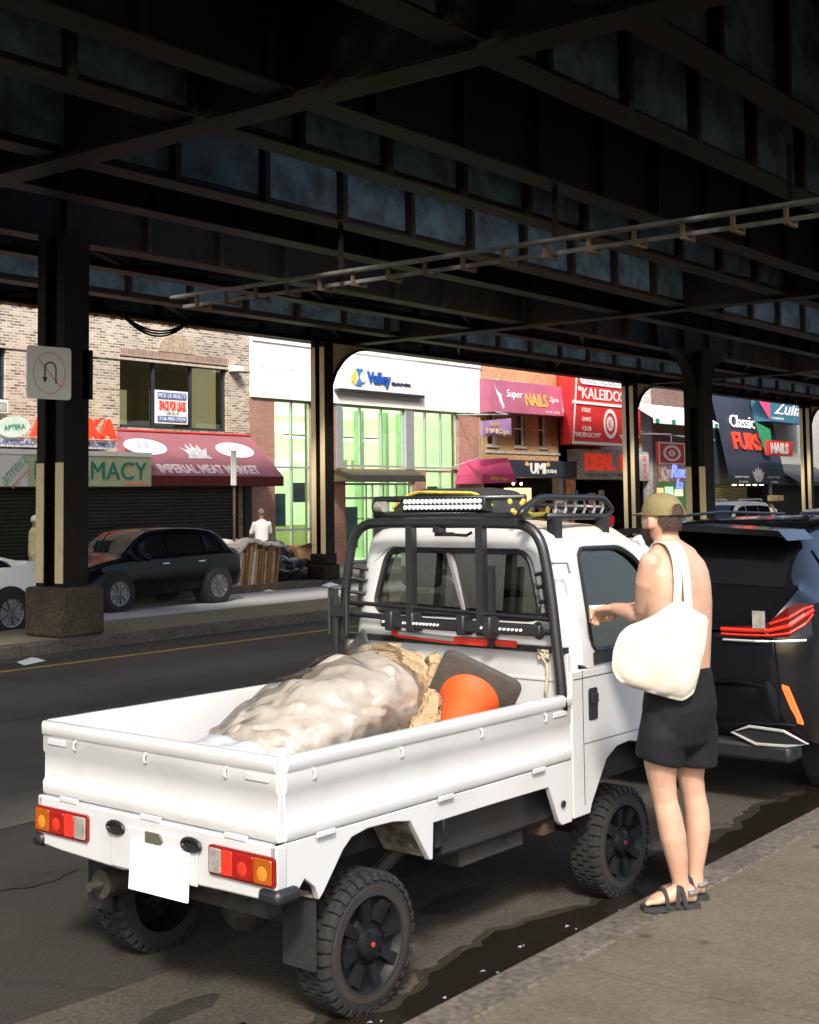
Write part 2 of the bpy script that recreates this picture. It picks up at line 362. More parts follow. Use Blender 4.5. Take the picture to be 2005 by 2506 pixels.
for x in (-6.2, 9.2, 24.6, 40, 55.4, 70.8, 86.2):
    t = MB().box(x-.015, x+.015, 3.2, 21.2, 5.79, 7.12).build('transverse_girder', m_dark, el)
    g = MB().box(x-.2, x+.2, 3.2, 21.2, 5.74, 5.788)
    for d in (-1, 1): g.box(min(x+d*.016, x+d*.035), max(x+d*.016, x+d*.035), 3.2, 21.2, 5.788, 5.92)
    g.build('flange', m_flange, t)
# bracing between the stringers
for y0, y1 in ((15.7, 17.05), (19.2, 20.95)):
    x = X0+1; s_ = 0; pts = [(x, y0, 5.9)]
    while x < X1-3: x += 2.5; s_ ^= 1; pts.append((x, y1 if s_ else y0, 5.9))
    MB().tube(pts, .05, 4).build('bracing', m_flange, el)
# timber deck; its gaps are invented to let sun through
dk = MB(); x = X0
m_tie = mat('creosote_timber', (.03, .024, .018), .9, 0, .4, 5)
sun_slots = ((9.85, 10.8), (13.36, 14.62), (17.22, 18.1), (4.98, 5.2), (6.5, 6.68), (6.98, 7.2), (8.46, 8.68))      # strips opened to throw sun on the road and median
bands = [(3.0, 4.97), (5.21, 6.49), (6.69, 6.97), (7.21, 8.45), (8.69, 9.84), (10.81, 13.35), (14.63, 17.21), (18.11, 21.2)]
sun_blocked = lambda x, s_: (s_ == 0 and 4.6 < x < 11.3) or (s_ == 1 and 7.4 < x < 11.6) or any(g-1.7 < x < g+.3 for g in (-6.2, 9.2, 24.6, 40, 55.4, 70.8, 86.2)) or (s_ == 1 and 28 < x < 32.6)
while x < X1:
    for ya, yb in bands: dk.box(x, x+.30, ya, yb, 7.14, 7.34)
    for s_, (ya, yb) in enumerate(sun_slots):
        if sun_blocked(x, s_): dk.box(x-.06, x+.36, ya-.02, yb+.02, 7.345, 7.40)  # cover added to keep sun off columns and girders
    x += .42
dk.build('tie_deck', m_tie, el)
MB().box(X0, X1, 3.0, 3.3, 7.345, 7.8).box(X0, X1, 20.9, 21.2, 7.345, 7.45).build('parapet', m_dark, el)
rl = MB()
for y0, y1 in ((3.6, 4.9), (5.3, 6.4), (7.4, 8.3), (8.8, 9.7), (12.0, 13.2), (15.8, 17), (19.3, 20.6)): rl.box(X0, X1, y0, y1, 7.345, 7.38)
rl.build('walkway', m_tie, el)
# rivet brackets catching light along the lower far edge
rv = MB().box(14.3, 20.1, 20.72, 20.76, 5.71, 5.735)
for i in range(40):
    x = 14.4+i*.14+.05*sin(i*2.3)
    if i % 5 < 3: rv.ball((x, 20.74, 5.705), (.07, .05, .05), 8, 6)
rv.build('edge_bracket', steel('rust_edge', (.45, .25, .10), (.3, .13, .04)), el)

def h_column(label, x0, y0, wx, dy, z0, z1, sunlit_to=None, pedestal=None, full=False, brace=None, t_=.17):
    """built-up H column: two flanges normal to Y joined by a web, the open side facing down the street; flange edges coloured as if sunlit"""
    x1, y1 = x0+wx, y0+dy; xm, ym = (x0+x1)/2, (y0+y1)/2
    t = tag(thing('steel_column', label, 'column', (xm, ym, .15), 0, 'steel columns carrying the elevated railway'), kind='thing')
    s = MB().box(x0, x1, y0, y0+.03, z0, z1).box(x0, x1, y1-.03, y1, z0, z1).box(xm-.015, xm+.015, y0+.03, y1-.03, z0, z1)
    for sx, xa in ((1, x0), (-1, x1)):
        for ya, yb in ((y0+.031, y0+t_), (y1-t_, y1-.031)): s.box(min(xa, xa+sx*.04), max(xa, xa+sx*.04), ya, yb, z0, z1)
    s.build('shaft', m_dark, t)
    rvb = MB(); z = z0+.2
    while z < z1-.2:
        for xx in (x0+.06, x1-.06): rvb.box(xx-.015, xx+.015, y0-.012, y0-.0005, z-.015, z+.015)
        z += .16
    if sunlit_to:
        for ya, yb in ((y0, y0+t_), (y1-t_, y1)):
            MB().box(x0-.012, x0-.001, ya, yb, z0+.05, sunlit_to).build('sunlit_edge', m_sunlit, t)  # pale strip stands in for sun on the flange edge
    if pedestal:
        MB().box(*pedestal[:4], .149, z0).build('pedestal', m_ped, t, bevel=.05)
    else: MB().box(x0-.1, x1+.1, y0-.08, y1+.08, .149, z0).box(x0-.05, x1+.05, y0-.04, y1+.04, z0, z0+.25).build('base', m_dark, t, bevel=.04)
    if brace:
        for d in brace:
            n = 10; r0 = 1.5; xs_ = x1 if d > 0 else x0
            crv = [(xs_+d*r0*(1-cos(pi/2*k/n)), z1-1.5+1.45*sin(pi/2*k/n)) for k in range(n+1)]
            MB().prism([(xs_, z1)]+crv+[(xs_+d*r0, z1)], 'y', ym-.02, ym+.02).build('knee_brace', m_sunlit if full else m_dark, t)  # pale brace web carries sunlight in its colour
            fl = MB(); rings = [[(px, ym-.14, pz), (px, ym+.14, pz), (px-d*.02, ym+.14, pz-.03), (px-d*.02, ym-.14, pz-.03)] for px, pz in crv]
            fl.loft(rings).build('brace_flange', m_dark, t)
    return t
m_ped = ground('pedestal_concrete', (.04, .03, .019), (.08, .062, .04), rough=.9, scale=3, fine=25)
lc = h_column('near dark steel column with a white road sign, standing on a square concrete pedestal', 11.63, 15.0, .43, .6, .83, 5.8, 2.55, (11.47, 12.2, 14.8, 15.66))
h_column('thick dark steel column with sunlit cream edges rising behind the shirtless person', 32.1, 15.0, .55, .56, .6, 5.8, 2.75, None, False, (-1, 1))
for lb_, x_ in (('in front of the bank between its windows', 23.38), ('in front of the red billboard', 38.6), ('at the right frame edge', 54.0)):
    h_column('steel column with sunlit cream edges and curved brace standing '+lb_, x_, 20.5, .32, .42, .5, 5.74, 5.6, None, True, (1,), .14)
# slotted service tray hung under the girders
m_galv = mat('galvanised_steel', (.27, .265, .26), .5, .5, .4, 4)
ct = thing('cable_tray', 'long galvanised cable tray with brackets hung under the railway girders', 'cable tray', (14, 10, 5.1))
MB().box(13.85, 13.97, 4, 15.3, 5.12, 5.16).box(14.12, 14.16, 4, 15.3, 5.0, 5.05).build('tray', m_galv, ct)
m_rb = mat('rusty_bracket', (.20, .14, .08), .7, .2, .4, 8); y = 4.2
while y < 15.3:
    MB().prism([(13.9, 5.115), (13.9, 4.93), (14.2, 4.93), (14.2, 5.03), (14.17, 5.03), (14.17, 4.96), (13.94, 4.96), (13.94, 5.115)], 'y', y, y+.05).build('bracket', m_rb, ct); y += .62
for y in (5.4, 8.4, 11.88): MB().box(13.89, 13.94, y-.03, y+.03, 5.17, 5.81).build('hanger', m_flange, ct)
cb_ = MB()
for k_ in range(3):
    cb_.tube([(17.4+1.9*t/14, 20.7, 5.82-.30*(1+.18*k_)*4*(t/14)*(1-t/14)) for t in range(15)], .022, 6)
tag(cb_.build('hanging_cables', m_dark), 'looped black cables sagging below the far edge of the railway deck', 'cables')

# ---------------------------------------------------------------- road sign on the near column
m_white = mat('sign_white', (.85, .85, .83), .4, 0, .04)
m_black = mat('black_plastic', (.012, .012, .013), .45, 0, .2, 10)
m_redf = mat('faded_red', (.75, .38, .34), .5, 0, .1)
sg = thing('road_sign', 'white no U-turn road sign with faded red circle fixed to the near column', 'sign', (11.27, 14.86, 3.4), radians(-6), local=True)
MB().prism(rrect(-.34, .34, 0, .72, .05), 'y', -.006, .006).build('sign_plate', m_white, sg)
o_ = [(p[0], -.0085, p[1]) for p in ngon(0, .36, .25, .29)]; i_ = [(p[0], -.0085, p[1]) for p in ngon(0, .36, .237, .277)]
rg = MB().ringpanel(o_, i_); rg.add([(-.19, -.0085, .55), (-.175, -.0085, .565), (.185, -.0085, .18), (.17, -.0085, .165)], [(0, 3, 2, 1)]); rg.build('prohibition_ring', m_redf, sg)
ut = [(.10, .22), (.10, .42)]+[(.015+.085*cos(a), .42+.085*sin(a)) for a in [pi*k/8 for k in range(1, 9)]]+[(-.07, .3)]
u_m = MB()
for (a, b), (c, d) in zip(ut, ut[1:]):
    v = Vector((c-a, d-b)).normalized()*.010; u_m.add([(a-v.y, -.0105, b+v.x), (c-v.y, -.0105, d+v.x), (c+v.y, -.0105, d-v.x), (a+v.y, -.0105, b-v.x)], [(0, 1, 2, 3)])
u_m.add([(-.11, -.0105, .30), (-.03, -.0105, .30), (-.07, -.0105, .22)], [(0, 2, 1)]); u_m.build('arrow', m_black, sg)
MB().box(-.1, .55, .012, .05, .3, .36).box(.0, .52, .05, .09, .12, .2).build('bracket', m_dark, sg)
MB().box(11.95, 12.13, 15.0, 15.4, 3.45, 4.15).build('junction_box', m_dark, lc)
# ---------------------------------------------------------------- buildings across the street (wall line Y = 25)
WY = 25.0
b_tan = brick('tan_brick', ((.54, .44, .33), (.125, .095, .07)), (.54, .48, .39), .2, .065, .012)
b_red = brick('pink_brick', ((.44, .215, .165), (.36, .165, .125)), (.40, .27, .21), .2, .07, .008)
b_org = brick('orange_brick', ((.56, .32, .14), (.40, .20, .085)), (.50, .36, .22), .2, .07, .009)
b_brn = brick('brown_brick', ((.22, .11, .085), (.13, .065, .05)), (.22, .17, .14), .2, .07, .009)
m_render = mat('white_render', (.86, .84, .79), .8, 0, .06, 1.2, .1, 60)
m_stone = ground('grey_stone', (.34, .33, .31), (.46, .45, .42), rough=.85, scale=1.5, fine=12, bump=.15)
m_alu = mat('aluminium_frame', (.55, .57, .60), .4, .6, .08)
m_frame = mat('dark_window_frame', (.03, .04, .05), .4, 0, .2)
m_roomd = mat('dim_room', (.16, .135, .075), .9, 0, .3, 1, emit=.05)  # walls given a faint glow in place of daylight
m_roomy = mat('yellow_room_wall', (.62, .56, .30), .9, 0, .1, 1, emit=.22)  # wall glows to stand in for daylight in the room
m_shut = mat('shutter_metal', (.045, .043, .04), .55, .2, .3, 3)
m_blk = mat('shop_black', (.015, .014, .013), .6, 0, .3, 4)
m_maroon = mat('maroon_canvas', (.29, .105, .125), .75, 0, .12, 2)
m_maroond = mat('maroon_valance', (.13, .018, .016), .8, 0, .15, 4)
m_wletter = mat('white_lettering', (.85, .85, .83), .5, 0, .03)
m_rletter = mat('red_lettering', (.85, .06, .025), .4, 0, .08, 5, emit=.15)
m_red = mat('sign_red', (.72, .035, .035), .5, 0, .1, 2)
m_navy = mat('navy_panel', (.028, .035, .055), .55, 0, .2, 1.5)
m_blue = mat('blue_lettering', (.02, .09, .38), .4, 0, .1)
m_gold = mat('gold_lettering', (.75, .48, .08), .5, 0, .1)
m_pinkc = mat('magenta_canvas', (.50, .05, .14), .7, 0, .18, 1.5)
m_purple = mat('purple_sign', (.42, .25, .5), .5, 0, .2, 4)
m_green = mat('green_lettering', (.02, .26, .19), .5, 0, .1)
gl = glass('shop_glass', (.86, .95, .88), .07)
gl_d = glass('dark_glass', (.72, .76, .70), .06)
m_gwall = mat('bank_interior_wall', (.62, .78, .50), .8, 0, 0, .5, emit=.36, col2=(.42, .66, .30), lo=.4, hi=.6)  # wall glows by itself to carry the fluorescent light
m_gceil = mat('bank_ceiling', (.72, .85, .60), .8, 0, .1, .8, emit=.6)  # ceiling glows too, standing in for tube light on it
m_tube = mat('fluorescent_tube', (.85, 1, .62), .5, 0, 0, emit=5)
m_post = mat('poster_blue', (.10, .22, .30), .6, 0, .5, 3)
m_tan = mat('counter_wood', (.45, .36, .2), .7, 0, .2, 2)

def wall_holes(name, m, parent, x0, x1, z0, z1, holes, y=WY, d=.3):
    """wall slab with rectangular openings (x0,x1,z0,z1)"""
    xs = sorted({x0, x1, *[h[0] for h in holes], *[h[1] for h in holes]}); zs = sorted({z0, z1, *[h[2] for h in holes], *[h[3] for h in holes]})
    mb = MB()
    solid = lambda i, k: not any(h[0] < (xs[i]+xs[i+1])/2 < h[1] and h[2] < (zs[k]+zs[k+1])/2 < h[3] for h in holes)
    for i in range(len(xs)-1):
        for k in range(len(zs)-1):
            if not solid(i, k): continue
            a, b, c, e = xs[i], xs[i+1], zs[k], zs[k+1]
            mb.add([(a, y, c), (b, y, c), (b, y, e), (a, y, e)], [(0, 1, 2, 3)])
    for h in holes:
        a, b, c, e = h
        mb.add([(a, y, c), (b, y, c), (b, y, e), (a, y, e), (a, y+d, c), (b, y+d, c), (b, y+d, e), (a, y+d, e)], [(0, 4, 5, 1), (1, 5, 6, 2), (2, 6, 7, 3), (3, 7, 4, 0)])
    mb.add([(x0, y+d, z0), (x0, y, z0), (x0, y, z1), (x0, y+d, z1), (x1, y, z0), (x1, y+d, z0), (x1, y+d, z1), (x1, y, z1)], [(0, 1, 2, 3), (4, 5, 6, 7), (3, 2, 7, 6)])
    return mb.build(name, m, parent)
def room(parent, x0, x1, z0, z1, m, depth=4., y=WY+.32, name='room'):
    mb = MB().add([(x0, y, z0), (x1, y, z0), (x1, y, z1), (x0, y, z1), (x0, y+depth, z0), (x1, y+depth, z0), (x1, y+depth, z1), (x0, y+depth, z1)],
                  [(4, 5, 6, 7), (0, 1, 5, 4), (3, 7, 6, 2), (0, 4, 7, 3), (1, 2, 6, 5)])
    return mb.build(name, m, parent)
def window(parent, x0, x1, z0, z1, mull=(), mf=None, g=None, y=WY, t=.05, hor=(), sill=None, rec=.12):
    fr = MB().box(x0, x1, y+rec-.04, y+rec+.04, z0, z0+t).box(x0, x1, y+rec-.04, y+rec+.04, z1-t, z1).box(x0, x0+t, y+rec-.04, y+rec+.04, z0+t, z1-t).box(x1-t, x1, y+rec-.04, y+rec+.04, z0+t, z1-t)
    for q in mull: fr.box(q-t/2, q+t/2, y+rec-.038, y+rec+.038, z0+t, z1-t)
    for q in hor: fr.box(x0+t, x1-t, y+rec-.036, y+rec+.036, q-t/2, q+t/2)
    f = fr.build('window', mf or m_frame, parent)
    MB().add([(x0+t, y+rec+.01, z0+t), (x1-t, y+rec+.01, z0+t), (x1-t, y+rec+.01, z1-t), (x0+t, y+rec+.01, z1-t)], [(0, 1, 2, 3)]).build('pane', g or gl_d, f)
    if sill: MB().box(x0-.06, x1+.06, y-.05, y+rec-.045, z0-.07, z0-.003).build('sill', sill, f)
    return f
def building(label, x0, x1, z1, group='shop buildings lining the far side of the street', depth=12.):
    t = thing('shop_building', label, 'building', ((x0+x1)/2, WY, .15), 0, group)
    return t
def shutter(parent, x0, x1, z0, z1, m, y=WY+.12, pitch=.085):
    n = int((z1-z0)/pitch); pts = []
    for k in range(n):
        z = z0+k*pitch; pts += [(y, z), (y-.022, z+pitch*.3), (y-.022, z+pitch*.75)]
    pts.append((y, z1)); poly = pts+[(y+.04, z1), (y+.04, z0)]
    return MB().prism(poly, 'x', x0, x1).build('roller_shutter', m, parent)
def ellipse(parent, cx, cz, rx, rz, y, m, name='emblem', d=.02, M=None, rot=0):
    v = [(p[0], q, p[1]) for q in (y-d, y) for p in ngon(cx, cz, rx, rz, 32, rot)]
    if M: v = [M(Vector(p)) for p in v]
    n = 32; mb = MB().add(v, [tuple(range(n)), tuple(range(n, 2*n))[::-1]]+[(i, n+i, n+(i+1) % n, (i+1) % n) for i in range(n)])
    return mb.build(name, m, parent)
def outline(parent, pts, y, m, name='emblem', d=.02, M=None):
    n = len(pts); v = [Vector((p[0], q, p[1])) for q in (y-d, y) for p in pts]
    if M: v = [M(p) for p in v]
    return MB().add(v, [tuple(range(n)), tuple(range(n, 2*n))[::-1]]+[(i, n+i, n+(i+1) % n, (i+1) % n) for i in range(n)]).build(name, m, parent)

# ---- tan brick building with pharmacy and meat market
B = building('two storey tan brick building with a wide empty upstairs window above a maroon awning', 12, 25.48, 9)
wall_holes('wall', b_tan, B, 8, 25.47, .15, 9, [(21.03, 24.63, 3.82, 5.56), (16.2, 17.8, 4.2, 5.55), (8.5, 18.9, .15, 2.6), (19.6, 25.2, .15, 2.6)])
w_ = window(B, 21.03, 24.63, 3.82, 5.56, (22.17, 23.42), m_frame, gl_d, t=.07)
r1 = room(B, 20.5, 25.2, 3.6, 6.2, m_roomd, 4.5)
MB().box(24.05, 24.8, 25.6, 25.75, 3.7, 5.5).box(22.5, 24.9, 29.3, 29.4, 3.9, 5.2).build('inner_wall', m_roomy, B)
window(B, 16.2, 17.8, 4.2, 5.55, (17.0,), m_frame, gl_d, hor=(4.85,)); room(B, 16, 18, 4, 5.8, m_roomd, 2)
MB().prism([(x, z) for x, z in ((21.03, 5.56), (24.63, 5.56), (24.63, 5.74), (21.03, 5.74))], 'y', WY-.02, WY+.05).build('lintel', brick('soldier_brick', ((.34, .22, .16), (.24, .14, .10)), (.4, .32, .25), .075, .2, .01), B)
ar = [(22.86+.62*cos(pi*k/12), 5.76+.46*sin(pi*k/12)) for k in range(13)]
MB().prism(ar, 'y', WY-.02, WY+.03).build('arch_panel', mat('arch_stone', (.42, .33, .22), .9, 0, .4, 14), B)
MB().box(8, 25.46, WY-.035, WY+.02, 5.46, 5.52).build('string_course', mat('pale_brick_course', (.5, .42, .32), .9, 0, .3, 9), B)
MB().box(24.68, 24.95, WY-.3, WY-.02, 5.42, 5.56).build('wall_lamp', m_wletter, B)
shutter(B, 19.7, 25.15, .2, 2.6, m_shut); shutter(B, 8.6, 18.85, .2, 2.6, mat('green_shutter', (.028, .034, .02), .6, .1, .3, 3))
for a_, b_ in ((18.9, 19.6), (25.2, 25.46)): MB().box(a_, b_, WY-.08, WY, .15, 2.6).build('pier', m_blk, B)
ac = MB().box(16.95, 17.58, 24.6, 25.05, 3.98, 4.27); a_ = tag(ac.build('air_conditioner', m_wletter), 'white air conditioner sticking out under the left upstairs window', 'air conditioner'); a_['kind'] = 'thing'
MB().box(17.0, 17.53, 24.585, 24.599, 4.02, 4.22).build('grille', m_stone, a_)
# lease poster in the window
P = thing('lease_poster', 'white SPACE FOR LEASE poster in the middle pane of the upstairs window', 'poster', (22.7, 25.0, 3.9))
MB().box(22.17, 23.26, 25.02, 25.04, 3.96, 4.79).build('board', m_wletter, P)
MB().box(22.24, 23.2, 25.005, 25.018, 4.58, 4.74).box(22.24, 23.2, 25.005, 25.018, 4.01, 4.15).build('blue_band', mat('band_blue', (.10, .16, .36), .5), P)
text('PICK US REALTY', 22.27, 23.17, 4.61, 4.71, 25.0, m_wletter, P, depth=.004); text('SPACE FOR LEASE', 22.28, 23.16, 4.31, 4.53, 25.0, m_rletter, P, depth=.01, bold=.02)
text('718-900-3929', 22.29, 23.15, 4.035, 4.125, 25.0, m_wletter, P, depth=.004); text('1,500 SQ. FT', 22.5, 22.95, 4.19, 4.26, 25.0, m_frame, P, depth=.004)
# pharmacy signs
P = thing('pharmacy_sign', 'pale green pharmacy box sign with red letters above, partly behind the near column', 'shop sign', (19, 24.2, 2.37))
m_pgreen = mat('pharmacy_panel', (.56, .60, .40), .5, 0, .06)
MB().box(17.51, 20.97, 23.8, 24.98, 2.37, 3.05).build('sign_box', m_pgreen, P)
MB().box(14, 20.97, 23.78, 24.98, 3.055, 3.16).build('white_band', m_wletter, P)
text('PHARMACY', 17.68, 20.82, 2.52, 2.93, 23.80, m_green, P, depth=.02)
text('Prescriptions & vitamins', 20.2, 20.85, 2.40, 2.45, 23.80, m_rletter, P, depth=.01)
MB().box(14, 17.505, 23.795, 24.98, 2.37, 3.05).build('side_panel', m_wletter, P)
def rotM(cx, cz, a, y=0): return lambda p: Vector((cx+(p.x-cx)*cos(a)-(p.z-cz)*sin(a), p.y, cz+(p.x-cx)*sin(a)+(p.z-cz)*cos(a)))
text('аптека', 16.78, 17.58, 2.62, 2.82, 23.79, mat('pale_green', (.25, .55, .42), .5), P, depth=.01, M=rotM(17.18, 2.72, .75), shear=.2)
text('pharmacy', 17.02, 17.60, 2.48, 2.58, 23.79, mat('pale_red', (.75, .3, .25), .5), P, depth=.01, M=rotM(17.3, 2.55, .75))
MB().box(14, 20.42, 24.4, 24.98, 3.24, 3.45).build('letter_shelf', m_stone, P)
text('VITAMINS  SURGICAL', 16.0, 18.1, 3.29, 3.39, 24.4, m_blue, P, depth=.01); text('& COSMETICS', 19.6, 20.36, 3.29, 3.39, 24.4, m_blue, P, depth=.01)
text('APTEKA', 17.97, 20.38, 3.47, 3.93, 24.40, m_rletter, P, name='red_letters', depth=.12, bold=.05)
ellipse(P, 17.55, 3.67, .42, .23, 24.4, mat('pale_mint', (.62, .72, .62), .5), 'oval_sign', .06, rot=.12)
text('APTEKA', 17.28, 17.82, 3.62, 3.72, 24.33, m_green, P, depth=.008, M=rotM(17.55, 3.67, .12))
# meat market awning
A = thing('shop_awning', 'maroon canvas meat market awning with two white ovals and a crown', 'awning', (23.2, 24.4, 2.4))
MB().add([(20.95, 25.0, 3.73), (25.46, 25.0, 3.73), (25.49, 23.8, 2.63), (20.98, 23.8, 2.63), (20.95, 25, 2.63), (25.46, 25, 2.63)], [(0, 3, 2, 1), (0, 4, 3), (1, 2, 5)]).build('canopy', m_maroon, A)
MB().box(20.98, 25.49, 23.79, 23.815, 2.38, 2.628).box(25.47, 25.492, 23.816, 25, 2.38, 2.628).box(20.975, 20.997, 23.816, 25, 2.38, 2.628).build('valance', m_maroond, A)
MB().box(20.95, 25.46, 24.96, 24.998, 3.735, 3.77).build('top_rail', m_red, A)
def slope(p):   # p.z = height along awning slope mapped from the wall plane, p.y = offset
    t = (p.z-2.63)/1.1; n_ = Vector((0, -1.1, 1.2)).normalized(); q = Vector((p.x, 23.8+1.2*t, p.z)); return q+n_*(24-p.y)*1.
text('IMPERIAL MEAT MARKET', 21.36, 24.75, 2.69, 2.91, 24, mat('pale_pink_letter', (.72, .58, .56), .5), A, depth=.006, bold=.03, M=slope)
for cx, cz, rx, rz in ((21.45, 3.33, .66, .2), (24.45, 3.31, .66, .2)):
    e_ = ellipse(A, cx, cz, rx, rz, 23.99, m_wletter, 'oval_picture', .006, M=slope)
    for q in range(7): ellipse(A, cx-.25+.08*q, cz+.05*sin(q*2.1), .11, .05, 23.98-.0012*q, mat('meat%d' % (q % 3), ((.72, .5, .48), (.55, .35, .38), (.8, .72, .68))[q % 3], .6), 'meat_picture', .004, M=slope, rot=q)
m_sil = mat('silver_print', (.5, .5, .5), .5, 0, .5, 14)
cr = [(22.6, 3.06), (23.4, 3.06), (23.36, 3.13), (23.3, 3.15), (23.45, 3.34), (23.25, 3.27), (23.2, 3.43), (23.08, 3.3), (23.0, 3.47), (22.92, 3.3), (22.8, 3.43), (22.75, 3.27), (22.55, 3.34), (22.7, 3.15), (22.64, 3.13)]
outline(A, cr, 23.99, m_sil, 'crown_print', .006, slope)

# ---- bank
B = building('modern bank building with white upper wall and tall green lit windows', 25.48, 36.3, 6.7)
wall_holes('upper_wall', m_render, B, 25.48, 36.28, 4.81, 6.6, [], WY-.08)
MB().box(25.46, 36.30, WY-.16, WY+.3, 6.45, 6.62).box(25.47, 36.29, WY-.12, WY+.3, 6.30, 6.445).build('cornice', m_render, B, bevel=.015)
MB().box(25.48, 36.28, WY-.084, WY-.075, 5.6, 5.612).build('wall_joint', m_stone, B)
wall_holes('brick_wall', b_red, B, 25.48, 36.25, .15, 4.80, [(26.44, 27.98, .5, 4.78), (29.0, 35.1, 2.92, 4.78), (29.4, 32.75, .15, 2.55), (33.3, 35.05, .5, 2.92)])
MB().box(25.49, 26.43, WY-.03, WY, .15, 1.15).box(28.0, 29.38, WY-.03, WY, .15, 1.15).build('stone_base', brick('stone_blocks', ((.42, .38, .33), (.34, .31, .27)), (.25, .22, .19), .9, .22, .012), B)
window(B, 26.44, 27.98, .5, 4.78, (27.22,), m_alu, gl, hor=(2.92, 1.2), t=.06)
for a_, b_ in ((29.0, 29.28), (32.28, 32.7)): MB().box(a_, b_, WY-.02, WY+.1, 2.92, 4.78).build('window_pier', m_alu, B)
window(B, 29.28, 32.28, 2.97, 4.78, (30.2, 31.22), m_alu, gl, t=.06)
window(B, 32.7, 35.1, 2.95, 4.78, (33.42, 34.25), m_alu, gl, t=.06); window(B, 33.3, 35.05, .5, 2.9, (34.2,), m_alu, gl, t=.06)
dr = window(B, 29.42, 32.73, .17, 2.5, (30.45, 30.75, 31.25, 31.9), m_alu, gl, hor=(2.05,), t=.07)
room(B, 25.8, 36.0, .16, 4.85, m_gwall, 5.0)
MB().box(25.8, 36.0, 25.35, 30.3, 4.84, 4.849).build('ceiling', m_gceil, B)
tb = MB()
for x, z in ((26.7, 3.75), (29.3, 3.95), (30.4, 3.95), (31.6, 3.95), (33.0, 3.95)):
    b_ = MB().box(x, x+.8, 27.2, 27.3, z-.06, z-.005).build('fluorescent_light', m_tube, B)
    MB().box(x-.02, x+.82, 27.18, 27.32, z, z+.05).build('fixture', m_frame, b_)
for x in (26.8, 27.15, 27.5, 27.8):
    MB().box(x, x+.09, 28.2, 28.3, .7, 2.1+.2*sin(x*9)).build('wall_light', m_tube, B)
MB().box(26.0, 35.9, 29.6, 30.2, .2, 1.2).build('counter', m_tan, B)
for x, z, h in ((26.5, 1.3, .9), (27.3, 1.95, .55), (29.6, .6, 1.2), (30.8, .6, 1.3), (31.95, .6, 1.2), (33.6, 1.5, .9)):
    MB().box(x, x+.55, WY+.18, WY+.19, z, z+h).build('window_poster', m_post, B)
MB().box(29.45, 32.7, 25.3, 25.34, 1.42, 1.46).build('door_rail', mat('yellow_rail', (.6, .62, .1), .5), B)
cn = MB(); rings = []
for x in (28.35, 31.95):
    rings.append([(x, 25.0, 2.86), (x, 24.35, 2.86), (x+(.12 if x < 30 else -.12), 23.95, 2.70), (x+(.16 if x < 30 else -.16), 23.85, 2.52), (x, 25, 2.52)])
cn.loft(rings).build('entrance_canopy', mat('canopy_brown', (.13, .10, .065), .6, 0, .15, 3), B)
m_gd = mat('bank_partition', (.36, .52, .28), .8, 0, .2, 1, emit=.22); m_gp = mat('bank_soffit', (.80, .88, .72), .8, 0, .1, 1, emit=.75)  # partitions and soffits glow in place of light falling on them
for x in (27.75, 30.0, 31.05, 32.05, 33.3, 34.2): MB().box(x, x+.16, 26.6, 26.9, .2, 4.8).build('inner_column', m_gd, B)
for x0_, x1_, z0_, z1_ in ((29.0, 33.2, 4.25, 4.6), (32.6, 34.0, 3.3, 3.6), (29.1, 32.2, 3.02, 3.35)): MB().box(x0_, x1_, 29.8, 29.95, z0_, z1_).build('soffit', m_gp, B)
for x in (26.6, 27.4, 33.5, 34.4): MB().box(x, x+.6, 28.9, 29.0, 2.95, 3.35).build('soffit', m_tan, B)
MB().box(28.5, 29.3, WY-.05, WY, .17, 2.5).build('brick_pier', b_red, B)
P = thing('bank_sign', 'white rectangular bank sign with a blue and yellow emblem', 'shop sign', (30.9, 24.8, 5.18))
MB().box(28.86, 32.93, 24.72, 24.915, 5.2, 5.98).build('sign_box', m_wletter, P, bevel=.02)
MB().box(28.84, 32.95, 24.74, 24.915, 5.14, 5.195).build('base_rail', m_frame, P)
outline(P, [(29.34, 5.6), (29.56, 5.83), (29.62, 5.55), (29.56, 5.33), (29.36, 5.45)], 24.72, mat('emblem_yellow', (.85, .58, .12), .4, 0, .1), 'emblem', .03)
outline(P, [(29.58, 5.83), (29.86, 5.83), (29.98, 5.6), (29.80, 5.33), (29.58, 5.33), (29.72, 5.58)], 24.72, mat('emblem_blue', (.05, .2, .6), .4, 0, .1), 'emblem', .03)
ellipse(P, 29.86, 5.58, .12, .15, 24.68, m_wletter, 'emblem', .01)
text('Valley', 30.08, 31.18, 5.33, 5.78, 24.72, m_blue, P, depth=.05, bold=.03); text('BANK', 31.25, 32.2, 5.45, 5.53, 24.72, mat('ink', (.02, .03, .10), .5), P, depth=.04, bold=.02)

# ---- orange brick building
B = building('orange brick two storey building with three sash windows above a nail salon', 36.3, 42.4, 9)
wall_holes('wall', b_org, B, 36.29, 42.35, .15, 9, [(36.75, 37.3, 3.78, 5.0), (38.4, 39.08, 3.78, 5.0), (39.97, 40.5, 3.78, 5.0), (36.5, 42.2, .15, 2.7)])
for a, b in ((36.75, 37.3), (38.4, 39.08), (39.97, 40.5)):
    window(B, a, b, 3.78, 5.0, (), m_wletter, gl_d, hor=(4.4,), t=.05, sill=m_stone, y=WY, rec=.12)
room(B, 36.4, 42.2, 3.6, 5.3, m_roomd, 2.5); room(B, 36.4, 42.2, .16, 2.75, m_blk, 4)
MB().box(36.6, 41.4, WY-.03, WY+.02, 3.52, 3.6).build('string_course', m_stone, B)
MB().box(36.9, 37.5, WY-.01, WY+.05, 5.95, 6.05).box(38.3, 39, WY-.01, WY+.05, 5.95, 6.05).box(40, 40.6, WY-.01, WY+.05, 5.95, 6.05).build('lintel', m_stone, B)
